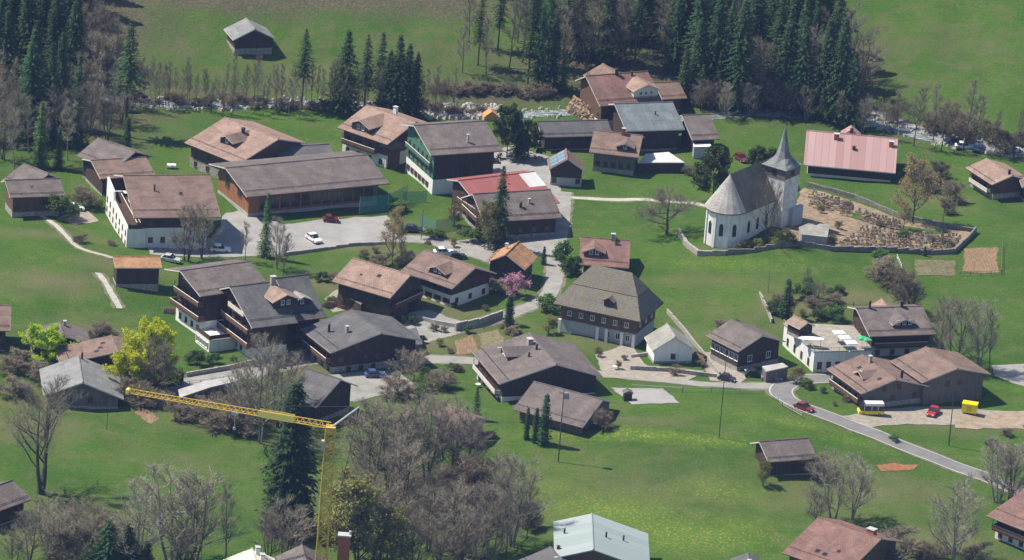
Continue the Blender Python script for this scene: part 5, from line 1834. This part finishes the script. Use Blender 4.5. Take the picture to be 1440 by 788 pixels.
tree('slim', 1392, 520, 98, 'thin dark-stemmed tree at the far right of the shed trees')
for x, y, h, k in ((1240, 364, 12, 'green'), (1245, 390, 28, 'scrub'), (1256, 400, 30, 'scrub'), (1115, 346, 16, 'olive'), (1300, 360, 14, 'thuja')):
    tree(k, x, y, h, 'clipped shrub along the church hedge line' if y < 350 else 'rough shrub below the churchyard wall', 'shrubs around the churchyard', 1.8)
tree('green', 84, 308, 30, 'light green bush in front of the layered-roof cottage', None, 1.3)
tree('slim', 38, 300, 44, 'slim bare tree in front of the layered-roof cottage')
tree('scrub', 118, 292, 30, 'brown bush between the cottage and the white inn', None, 1.3)
# yellow-green trees and their neighbours
tree('spring', 62, 512, 58, 'round yellow-green tree in front of the small brown cabin', None, 1.1)
tree('spring', 207, 546, 100, 'large yellow-green tree in fresh leaf below the hotel', None, .85)
tree('spring', 180, 552, 64, 'lower yellow-green tree left of the large one', None, 1.0)
tree('broad', 218, 560, 92, 'brownish bare tree in front of the large yellow-green tree', None, 1.1)
tree('scrub', 190, 566, 36, 'red-brown scrub below the yellow-green trees', None, 1.6)
for x, y, h in ((140, 474, 20), (30, 512, 22), (18, 528, 26), (45, 530, 24), (150, 470, 14), (20, 560, 30), (60, 540, 22)):
    tree('scrub', x, y, h, 'low brown shrub near the left barns', 'shrubs near the left barns', 1.8)
tree('green', 276, 514, 20, 'dark palm-like garden bush below the hotel terrace', None, 1.2)
tree('green', 300, 512, 14, 'small round garden bush below the hotel terrace', None, 1.2)
# centre and bottom
tree('round', 582, 536, 44, 'dense dark bare bush beside the slate-roofed chalet', None, 1.15)
tree('scrub', 560, 556, 30, 'low dark bush right of the parked blue car', None, 1.8)
tree('scrub', 620, 548, 26, 'low dark bush beside the garden lawn', None, 1.8)
tree('broadpale', 366, 622, 152, 'tall pale-stemmed bare tree beside the big fir', None, .85, 0)
tree('broadpale', 342, 606, 108, 'smaller pale bare tree left of the tall pale-stemmed one', None, .85, 1)
tree('broad', 392, 600, 110, 'bare grey tree behind the big fir')
tree('bigfir', 404, 748, 216, 'huge dark fir in front of the crane jib', None, .95)
tree('greenfir', 668, 592, 50, 'small dark spruce at the corner of the broad chalet', None, 1.15)
tree('thuja', 764, 626, 74, 'narrow dark cypress in front of the sunken barn', None, .9)
tree('thuja', 752, 622, 50, 'shorter narrow cypress left of the tall cypress', None, .9)
tree('thuja', 740, 618, 46, 'thin cypress at the left of the cypress group', None, .8)
tree('scrub', 846, 602, 26, 'bare bush against the end wall of the sunken barn', None, 1.2)
for x, y, h, k in ((520, 700, 130, 'broad'), (545, 690, 125, 'broad'), (570, 680, 120, 'broad'), (600, 676, 118, 'broad'), (630, 676, 100, 'broad'), (655, 684, 100, 'broad'), (500, 722, 110, 'slim'), (615, 656, 110, 'slimpale'), (590, 650, 112, 'slimpale'), (560, 722, 110, 'broad'), (640, 650, 86, 'broad'), (532, 660, 108, 'broad')):
    tree(k, x, y, h, 'dense grey bare tree in the thicket right of the crane', 'bare trees of the thicket right of the crane')
for x, y, h, k in ((600, 775, 100, 'broad'), (640, 782, 105, 'broad'), (675, 778, 108, 'broad'), (705, 770, 150, 'slim'), (722, 768, 138, 'broadpale'), (740, 760, 104, 'slim'), (570, 790, 84, 'broad'), (690, 800, 92, 'broad'), (655, 806, 90, 'broad'), (620, 806, 80, 'broad'), (712, 796, 128, 'slim')):
    tree(k, x, y, h, 'brownish bare tree in the lower thicket left of the zinc roof', 'bare trees of the lower thicket')
for x, y, h, k in ((480, 795, 130, 'olive'), (505, 800, 130, 'olive'), (530, 790, 108, 'broad'), (515, 770, 90, 'broadpale'), (548, 800, 90, 'olive')):
    tree(k, x, y, h, 'greenish budding tree between the crane mast and the thicket', 'budding trees beside the crane mast')
for k in range(15):
    x, y = rng.uniform(470, 745), rng.uniform(700, 800)
    if 745 - x < (800 - y) * .1:
        continue
    tree(rng.choice(('broad', 'broad', 'slim', 'scrub')), x, y, rng.uniform(40, 84), 'young bare tree filling the thickets right of the crane', 'undergrowth trees of the thickets')
for k in range(7):
    x, y = rng.uniform(40, 300), rng.uniform(770, 806)
    tree(rng.choice(('broad', 'slim', 'scrub')), x, y, rng.uniform(36, 70), 'young bare tree filling the bottom left thicket', 'undergrowth trees of the bottom left thicket')
tree('broad', 398, 790, 88, 'dense brown bare tree in front of the foot of the big fir', None, 1.1)
tree('broad', 378, 786, 76, 'lower brown bare tree beside the foot of the big fir')
tree('broadpale', 240, 796, 150, 'broad pale bare tree at the bottom left', None, 1.15, 1)
tree('broadpale', 195, 800, 128, 'greenish bare tree left of the broad pale one', None, 1.0, 0)
tree('broad', 268, 802, 138, 'bare tree right of the broad pale one')
tree('slim', 316, 802, 135, 'slim upright bare tree at the bottom left')
tree('oak', 58, 694, 165, 'large old tree with thick dark limbs at the left', None, .95)
for x, y, h in ((60, 760, 70), (88, 775, 80), (108, 790, 85), (40, 790, 75), (74, 800, 90), (20, 800, 60), (125, 770, 70)):
    tree('broad', x, y, h, 'low brown bare tree in the bottom left thicket', 'bare trees of the bottom left thicket')
tree('fir', 150, 806, 78, 'dark conifer at the bottom left edge', None, 1.8)
tree('fir', 178, 808, 74, 'second dark conifer at the bottom left edge', None, 1.8)
tree('fir', 205, 810, 52, 'small dark conifer at the bottom left edge', None, 1.8)
tree('broadpale', 1172, 732, 96, 'pale bare tree behind the red-brown roof at lower right', None, 1.0, 0)
tree('broadpale', 1196, 730, 92, 'second pale bare tree behind the red-brown roof at lower right', None, 1.0, 1)
tree('broadpale', 1340, 796, 122, 'dark-stemmed bare tree beside the lower right drive', None, 1.1, 0)
tree('broadpale', 1402, 708, 98, 'bare tree beside the lower right road', None, 1.0, 1)
tree('broad', 1422, 712, 92, 'bare tree at the right edge above the dark red chalet')
tree('broad', 1150, 742, 50, 'low bare bush behind the red-brown roof at lower right')
for x, y, h in ((1300, 786, 24), (1280, 780, 22), (1320, 790, 26), (1250, 800, 60), (1220, 800, 50), (1376, 792, 30)):
    tree('scrub', x, y, h, 'low bare shrub near the bottom right houses', 'shrubs near the bottom right houses', 1.6)
tree('olive', 1072, 684, 38, 'greenish bush at the left end of the meadow barn', None, .9)
tree('scrub', 1145, 668, 30, 'bare shrub at the right end of the meadow barn', None, 1.8)
for x, y, h in ((280, 585, 30), (300, 600, 36), (320, 606, 40), (340, 610, 36), (250, 588, 28), (350, 590, 50), (300, 575, 30), (230, 572, 22)):
    tree('scrub', x, y, h, 'bare brown shrub on the bank under the crane jib', 'shrubs on the bank under the crane jib', 1.5)

# gardens and clutter between the houses
SPOT = []
for (x0, y0, x1, y1, n) in ((440, 380, 480, 440, 7), (560, 430, 690, 500, 26), (590, 330, 700, 350, 9), (380, 500, 450, 540, 9), (690, 400, 780, 470, 12), (780, 360, 812, 410, 8), (860, 500, 1000, 535, 12), (225, 480, 330, 515, 9), (110, 290, 170, 345, 8), (1000, 430, 1090, 470, 10), (1090, 400, 1200, 450, 16), (560, 520, 660, 560, 12), (640, 560, 700, 620, 8), (820, 190, 990, 250, 9), (1240, 590, 1440, 640, 8), (20, 500, 180, 585, 14), (500, 355, 600, 380, 8), (1100, 540, 1200, 575, 7)):
    SPOT += [(rng.uniform(x0, x1), rng.uniform(y0, y1)) for _ in range((n + 1) // 2)]
hs = [(f[0], f[1], max(f[4], f[5]) * .5) for f in FIT.values()]
for x, y in SPOT:
    p = at(x, y)
    if any((p.x - a) ** 2 + (p.y - b_) ** 2 < (r__ * .95) ** 2 for a, b_, r__ in hs):
        continue
    tree(rng.choice(('scrub', 'scrub', 'green', 'olive')), x, y, rng.uniform(5, 13), 'small garden shrub among the village houses', 'garden shrubs among the houses', rng.uniform(1.2, 1.9))
wp = []
for k in range(3):
    q = MB()
    for i in range(9):
        for j in range(4):
            q.tube((-1.5 + i * .36 + rng.uniform(-.05, .05), -.5, .15 + j * .28), (-1.5 + i * .36, .5, .15 + j * .28), .15, .14, 6, 0, True, 1)
    wp.append(q.mesh('stacked_wood', [M['bark'], plain_mat('cut_wood_stack', (.42, .30, .19), .3, 3)]))
for x, y, a, lb in ((505, 425, .4, 'stack of firewood beside the tan village house'), (735, 395, 1.2, 'stack of firewood beside the orange-roofed cottage'), (985, 505, -.9, 'stack of firewood before the glazed veranda'), (575, 450, .2, 'stack of firewood at the foot of the slate chalet drive'), (1180, 545, .5, 'stack of firewood at the road bend by the brown chalet'), (470, 430, .8, 'stack of firewood between the hotel and the tan house'), (240, 440, .2, 'stack of firewood below the orange shed'), (800, 245, .2, 'stack of firewood by the solar shed')):
    p = at(x, y)
    o = link('firewood_stack', wp[rng.randrange(3)], loc=p)
    o.rotation_euler = (0, 0, a)
    tag(o, lb, 'firewood')
M['chairwhite'] = M['cloth_white']
q = MB()
q.tube((0, 0, .72), (0, 0, .76), .55, .55, 12)
q.tube((0, 0, 0), (0, 0, .72), .05, .05, 6)
tbm = q.mesh('garden_table', M['cloth_white'])
for x, y, lb in ((495, 412, 'white round garden table beside the tan house'), (672, 545, 'white round garden table beside the broad chalet'), (1050, 525, 'white round table by the veranda house'), (300, 505, 'white round garden table below the hotel'), (865, 520, 'white round table in the old farmhouse yard'), (545, 505, 'white round table behind the slate chalet')):
    p = at(x, y)
    o = link('garden_table', tbm, loc=p)
    tag(o, lb, 'table')

# ---------------------------------------------------------------- vehicles
def car_meshes(paint, L=4.2, Wd=1.72, Hh=1.45, van=False):
    b_, g, wl, tr = MB(), MB(), MB(), MB()
    hw = Wd / 2
    l = L / 2
    if van:
        side = [(-l, .35), (l, .35), (l, .95), (l * .9, 1.05), (-l, 1.05)]
        cab = [(-l * .98, 1.05), (l * .88, 1.05), (l * .62, Hh - .1), (l * .5, Hh), (-l * .93, Hh)]
    else:
        side = [(-l, .32), (l, .32), (l, .62), (l * .92, .78), (l * .42, .88), (-l * .8, .92), (-l, .8)]
        cab = [(-l * .82, .9), (l * .42, .88), (l * .10, Hh - .05), (-l * .05, Hh), (-l * .55, Hh - .02)]
    b_.prism([(x, -hw, z) for x, z in side], (0, Wd, 0))
    g.prism([(x, -hw * .86, z) for x, z in cab], (0, Wd * .86, 0))
    x0, x1 = (-l * .94, l * .52) if van else (-l * .57, l * .02)
    rf = MB()
    rf.box(x0, x1, -hw * .88, hw * .88, Hh - (.5 if van else .06), Hh + .03)
    for x in ((-l * .5, l * .0, l * .58) if van else (-l * .30, l * .36)):
        for s in (-1, 1):
            rf.box(x - .05, x + .05, s * hw * .87 - .03, s * hw * .87 + .03, .9, Hh - .06)
    wm_ = MB()
    wm_.tube((0, -.1, 0), (0, .1, 0), .31, .31, 12)
    rim = MB()
    rim.tube((0, -.115, 0), (0, .115, 0), .18, .18, 10)
    hl = MB()
    hl.box(-.03, .04, -.2, .2, -.09, .09)
    return dict(body=b_.mesh('body', paint), glass=g.mesh('window_glass', M['glass']), roof=rf.mesh('roof', paint), wheel=wm_.mesh('wheel', M['black']), rim=rim.mesh('rim', M['metalgrey']), lamp=hl.mesh('headlight', M['cloth_white']), L=L, W=Wd)


def paint(name, c):
    m_, nt_, b__ = new_mat(name)
    b__.inputs['Base Color'].default_value = (*c, 1)
    b__.inputs['Roughness'].default_value = .3
    b__.inputs['Coat Weight'].default_value = .4
    return m_


CARC = {}


def car(px, py, ang, col, label, van=False, group=None, h0=0.0, L=None, roofcol=None):
    k = (col, van, L, roofcol)
    if k not in CARC:
        c = {'white': (.72, .73, .74), 'red': (.38, .03, .025), 'darkred': (.16, .02, .02), 'blue': (.05, .09, .22), 'dark': (.03, .03, .035), 'grey': (.22, .23, .24), 'yellow': (.75, .56, .02), 'silver': (.42, .44, .46)}
        CARC[k] = car_meshes(paint('paint_' + col, c[col]), L or (5.2 if van else 4.3), 2.0 if van else 1.78, 2.6 if van else 1.5, van)
        if roofcol:
            CARC[k]['roof'].materials[0] = paint('paint_' + roofcol, c[roofcol])
    d = CARC[k]
    p = at(px, py, h0)
    r_ = empty('minibus' if van else 'car', (p.x, p.y, p.z + .02), math.radians(ang))
    tag(r_, label, 'minibus' if van else 'car', group)
    for n_ in ('body', 'glass', 'roof'):
        link({'glass': 'window_glass'}.get(n_, n_), d[n_], r_)
    for x in (-.31, .31):
        for s in (-1, 1):
            w = link('wheel', d['wheel'], r_, loc=(x * d['L'], s * (d['W'] / 2 - .08), .31))
            link('rim', d['rim'], w)
    for s in (-1, 1):
        link('headlight', d['lamp'], r_, loc=(d['L'] / 2, s * d['W'] * .33, .6))
    return r_


car(441, 339, -55, 'white', 'white estate car parked diagonally on the car park by the hall')
car(310, 354, 5, 'white', 'white car parked below the gap between inn and hall')
car(240, 368, -15, 'silver', 'pale silver car parked below the white inn')
car(624, 358, 15, 'white', 'white-roofed car on the lane above the white-based house')
car(642, 364, 20, 'dark', 'dark car behind the white-roofed car on the lane')
car(465, 312, 10, 'darkred', 'dark red car at the foot of the glazed hall front', L=3.4)
car(581, 326, 5, 'dark', 'dark car in the shade beside the teal net')
car(527, 530, 20, 'blue', 'blue car parked in the shade of the slate-roofed chalet')
car(1131, 577, -38, 'darkred', 'dark red car driving on the winding road')
car(1224, 583, 190, 'yellow', 'yellow and white minibus parked beside the brown chalet', True, roofcol='white')
car(1312, 583, 250, 'red', 'red car parked nose-in under the big shed eaves')
car(1061, 530, 10, 'dark', 'dark car parked before the dark veranda house')
car(1022, 536, -20, 'dark', 'small dark car at the foot of the sloping bank wall', L=3.6)
car(104, 296, 10, 'white', 'white car between the layered cottage and the inn')
car(1341, 201, 30, 'dark', 'dark car on the pale parking area by the stream')
car(1376, 211, 70, 'blue', 'blue car on the pale parking area by the stream')
car(1356, 209, 5, 'white', 'white car on the pale parking area by the stream')
car(1424, 214, 20, 'white', 'white car at the right end of the stream parking')
car(1432, 208, 20, 'dark', 'dark car at the right end of the stream parking')
car(1416, 207, 40, 'silver', 'silver car at the right end of the stream parking')
car(1042, 226, -60, 'darkred', 'dark red car behind the big conifer by the church')
car(1085, 535, 5, 'grey', 'grey car in front of the flat carport')
car(690, 229, 5, 'dark', 'dark car at the corner of the school yard', L=3.8)
# yellow container trailer
p = at(1363, 582)
r_ = empty('trailer', p, math.radians(-12))
tag(r_, 'bright yellow box trailer in front of the big shed', 'trailer')
q = MB()
q.box(-1.5, 1.5, -1.0, 1.0, .5, 2.3)
q.box(-1.56, 1.56, -1.06, 1.06, 2.303, 2.4)
q.obj('body', paint('paint_trailer_yellow', (.80, .62, .01)), r_)
q = MB()
q.box(-.5, .5, -1.05, -1.003, .8, 2.0)
q.obj('door', paint('paint_trailer_door', (.55, .42, .02)), r_)
for s in (-1, 1):
    q = MB()
    q.tube((.2, s * .85 - .1, .35), (.2, s * .85 + .1, .35), .35, .35, 12)
    q.obj('wheel', M['black'], r_)
q = MB()
q.tube((-1.5, 0, .55), (-2.6, 0, .5), .05, .05, 6)
q.obj('drawbar', M['metalgrey'], r_)

# ---------------------------------------------------------------- crane
base = at(448, 846)
topz = at(467, 602, 0)
H = 38.0
for _ in range(30):   # height at which the mast top meets the photograph's row
    t_ = Vector((base.x, base.y, base.z + H))
    dx, dy, dz = t_.x - CAM[0], t_.y - CAM[1], t_.z - CAM[2]
    d_ = dy * CP - dz * SP
    yy = 394 - (-(FOC * dx / d_) * SR + (FOC * (dy * SP + dz * CP) / d_) * CR)
    H += (yy - 602) / 6.5
M['craneyellow'] = plain_mat('crane_yellow', (.58, .39, .06), .25, 2, .5)
M['cranepale'] = plain_mat('crane_panel', (.80, .62, .16), .08, 2, .5)
r_ = empty('tower_crane', base)
tag(r_, 'yellow lattice tower crane with a long level jib', 'crane')
q = MB()
ms = 1.05
for sx in (-1, 1):
    for sy in (-1, 1):
        q.tube((sx * ms, sy * ms, -1), (sx * ms * .8, sy * ms * .8, H), .17, .14, 5)
n = int(H / 1.5)
for k in range(n):
    z0_, z1_ = k * 1.5, (k + 1) * 1.5
    f0, f1 = 1 - .2 * z0_ / H, 1 - .2 * z1_ / H
    for (a, b_) in (((-1, -1), (1, -1)), ((1, -1), (1, 1)), ((1, 1), (-1, 1)), ((-1, 1), (-1, -1))):
        if k % 2:
            a, b_ = b_, a
        q.tube((a[0] * ms * f0, a[1] * ms * f0, z0_), (b_[0] * ms * f1, b_[1] * ms * f1, z1_), .12, .12, 4)
        q.tube((a[0] * ms * f0, a[1] * ms * f0, z0_), (b_[0] * ms * f0, b_[1] * ms * f0, z0_), .05, .05, 4)
q.obj('mast', M['craneyellow'], r_)
tip = at(178, 551, base.z + H) - base
tip = Vector((tip.x, tip.y, 0))
J = tip.length
jd = tip.normalized()
JM = Matrix.Translation((0, 0, H)) @ Matrix.Rotation(math.atan2(jd.y, jd.x), 4, 'Z')
q = MB()
hh, ww_ = 1.05, .5
q.tube((0, 0, hh), (J * .98, 0, hh * .7), .10, .08, 5)
for s in (-1, 1):
    q.tube((0, s * ww_, 0), (J, s * ww_ * .8, 0), .09, .08, 5)
n = int(J / 1.2)
for k in range(n):
    x0, x1 = J * k / n, J * (k + 1) / n
    for s in (-1, 1):
        q.tube((x0, s * ww_, 0), ((x0 + x1) / 2, 0, hh * .93), .055, .055, 4)
        q.tube(((x0 + x1) / 2, 0, hh * .93), (x1, s * ww_, 0), .055, .055, 4)
    q.tube((x0, -ww_, 0), (x1, ww_, 0), .05, .05, 4)
jib = q.obj('jib', M['craneyellow'], r_, JM)
q = MB()
q.box(J * .18, J * .35, -ww_ - .12, -ww_ - .06, -.1, 1.15)
q.box(J * .18, J * .35, ww_ + .06, ww_ + .12, -.1, 1.15)
q.obj('panel', M['cranepale'], jib)
q = MB()
q.box(J * .985, J * 1.0, -.65, .65, -.2, .7)
q.obj('jib_end', M['cranepale'], jib)
q = MB()
q.box(J * .45, J * .45 + 1.2, -.5, .5, -.7, -.2)
for s in (-.2, .2):
    q.tube((J * .45 + .6, s, -.7), (J * .45 + .6, s * .3, -3.2), .03, .03, 4)
q.box(J * .45 + .35, J * .45 + .85, -.2, .2, -3.7, -3.2)
q.obj('trolley', M['offgrey'], jib)
q = MB()
q.tube((0, 0, H), (5.0, .8, H + 4.3), .22, .16, 6)
q.obj('rear_strut', M['offgrey'], r_)
q = MB()
q.tube((5.0, .8, H + 4.3), (jd.x * J * .5, jd.y * J * .5, H + hh * .85), .035, .035, 4)
q.tube((5.0, .8, H + 4.3), (.9, .2, H * .3), .035, .035, 4)
q.obj('tie_cable', M['black'], r_)
q = MB()
q.box(-.9, .9, -.9, .9, H - 1.0, H + .35)
q.obj('slewing_head', M['craneyellow'], r_)
q = MB()
q.box(-1.5, -.85, -.9, .1, H - 4.4, H - 2.4)
q.obj('cab', M['offgrey'], r_)
# brick stack at the bottom edge
p = at(480, 820)
r_ = empty('brick_stack', p)
tag(r_, 'orange brick chimney stack beside the crane foot at the bottom', 'chimney')
q = MB()
q.box(-1.1, 1.1, -.8, .8, -1, 9.6)
q.obj('shaft', M['brick'], r_)
q = MB()
q.box(-1.25, 1.25, -.95, .95, 9.603, 9.9)
q.tube((1.0, 0, 9.9), (1.0, 0, 10.6), .25, .25, 8)
q.obj('cap', M['offgrey'], r_)

# ---------------------------------------------------------------- logs and small things
M['logend'] = plain_mat('cut_wood', (.70, .52, .34), .2, 3)
M['logbark'] = plain_mat('log_bark', (.24, .165, .10), .4, 3)
lm = []
for k in range(3):
    q = MB()
    q.tube((-.5 - .1 * k, 0, 0), (.5 + .1 * k, 0, 0), .28 + .06 * k, .26 + .06 * k, 9, 0, True, 1)
    lm.append(q.mesh('log', [M['logbark'], M['logend']]))
q = MB()
for layer in range(7):
    nl = 15 - layer
    for i in range(nl):
        for j in range(2 if layer < 5 else 1):
            u = (i + .5 + layer * .35 + rng.uniform(-.25, .25)) / 16
            p = at(797 + 62 * u, 152 + 20 * min(1, u * 1.8) + j * 4.5)
            o = link('log', lm[rng.randrange(3)])
            o.location = (p.x + rng.uniform(-.1, .1), p.y, p.z + .28 + layer * .52)
            o.rotation_euler = (0, rng.uniform(-.2, .2), math.radians(-70) + rng.uniform(-.5, .5))
            tag(o, 'cut log with pale sawn end in the heap beside the top chalet', 'log', 'logs heaped beside the top chalet')
p = at(688, 167)
o = empty('tarp_pile', p, .3)
tag(o, 'orange tarpaulin over a pile beside the stone stream bank', 'tarpaulin')
q = MB()
q.prism([(-1.7, -1.2, -.3), (1.7, -1.2, -.3), (1.5, -1.1, 1.1), (.2, -1.0, 2.0), (-1.4, -1.1, .9)], (.2, 2.3, .1))
q.obj('cover', plain_mat('tarp_orange', (.55, .24, .08), .15), o)
q = MB()
q.box(-1.4, 1.6, -.95, .95, -.5, .2)
q.obj('pile', M['bark'], o)
p = at(752, 204)
o = empty('flower_stand', p)
tag(o, 'small orange and white stand in front of the slate barn', 'stand')
q = MB()
q.box(-.9, .9, -.5, .5, -.3, 1.0)
q.obj('counter', M['cloth_white'], o)
q = MB()
q.prism([(-1.1, -.8, 2.0), (1.1, -.8, 2.0), (1.1, 0, 2.8), (-1.1, 0, 2.8)], (0, .05, .05))
for s in (-1, 1):
    q.box(s * 1.0 - .05, s * 1.0 + .05, -.05, .05, -.3, 2.75)
q.obj('canopy', plain_mat('cloth_orange', (.6, .28, .06), .1), o)
p = at(882, 563)
o = empty('trash_hut', p, .2)
tag(o, 'tiny dark hut on the concrete slab edge beside the broad chalet', 'hut')
q = MB()
q.box(-.8, .8, -.7, .7, -.3, 1.7)
q.obj('wall', M['wood'], o)
q = MB()
q.prism([(-1.0, -.9, 1.703), (1.0, -.9, 1.703), (1.0, -.9, 1.8), (0, -.9, 2.3), (-1.0, -.9, 1.8)], (0, 1.8, 0))
q.obj('roof', M['greybrown'], o)
for x, y, lb in ((238, 237, 'white bale on the lawn behind the inn, left one'), (244, 237, 'white bale on the lawn behind the inn, right one')):
    p = at(x, y)
    q = MB()
    q.tube((-.5, 0, .55), (.5, 0, .55), .55, .55, 12)
    o = q.obj('bale', M['cloth_white'], loc=p)
    tag(o, lb, 'bale')

# ---------------------------------------------------------------- light, air, camera
SUN_EL, SUN_AZ = math.radians(56), math.radians(11)
sv = Vector((-math.cos(SUN_AZ) * math.cos(SUN_EL), math.sin(SUN_AZ) * math.cos(SUN_EL), math.sin(SUN_EL)))
sl = bpy.data.lights.new('sun', 'SUN')
sl.energy = 4.8
sl.angle = math.radians(.5)
sl.color = (1, .93, .81)
so = bpy.data.objects.new('sun', sl)
COL.objects.link(so)
so.rotation_euler = (-sv).to_track_quat('-Z', 'Y').to_euler()
w = bpy.data.worlds.new('World')
scene.world = w
w.use_nodes = True
sky = w.node_tree.nodes.new('ShaderNodeTexSky')
sky.sky_type = 'NISHITA'
sky.sun_disc = False
sky.sun_elevation = SUN_EL
sky.sun_rotation = math.radians(-79)
sky.altitude = 1000
bg = w.node_tree.nodes['Background']
bg.inputs[1].default_value = .1
w.node_tree.links.new(sky.outputs[0], bg.inputs[0])

HAZE = 1
if HAZE:
    q = MB()
    q.box(-2300, 2300, -2300, 2300, -3, 640)
    hm = bpy.data.materials.new('haze')
    hm.use_nodes = True
    hn = hm.node_tree
    hn.nodes.remove(hn.nodes['Principled BSDF'])
    pv = hn.nodes.new('ShaderNodeVolumePrincipled')
    pv.inputs['Color'].default_value = (.30, .46, .92, 1)
    pv.inputs['Density'].default_value = .000036
    pv.inputs['Anisotropy'].default_value = 0.0
    hn.links.new(pv.outputs[0], hn.nodes['Material Output'].inputs['Volume'])
    tag(q.obj('haze', hm), kind='stuff')

cam = bpy.data.cameras.new('camera')
co = bpy.data.objects.new('camera', cam)
COL.objects.link(co)
cam.sensor_width = 36
cam.lens = FOC * 36 / 1440
cam.clip_start = 10
cam.clip_end = 8000
R0, U0, F0 = Vector((1, 0, 0)), Vector((0, SP, CP)), Vector((0, CP, -SP))
rv = R0 * CR + U0 * SR
uv = R0 * -SR + U0 * CR
co.matrix_world = Matrix(((rv.x, uv.x, -F0.x, CAM[0]), (rv.y, uv.y, -F0.y, CAM[1]), (rv.z, uv.z, -F0.z, CAM[2]), (0, 0, 0, 1)))
scene.camera = co

scene.render.engine = 'CYCLES'
scene.cycles.max_bounces = 4
scene.cycles.diffuse_bounces = 2
scene.cycles.glossy_bounces = 2
scene.cycles.transmission_bounces = 2
scene.cycles.transparent_max_bounces = 6
scene.cycles.volume_bounces = 0
scene.cycles.use_denoising = True
vs = scene.view_settings
vs.view_transform = 'Standard'
vs.look = 'None'
vs.exposure = .68
vs.gamma = 1
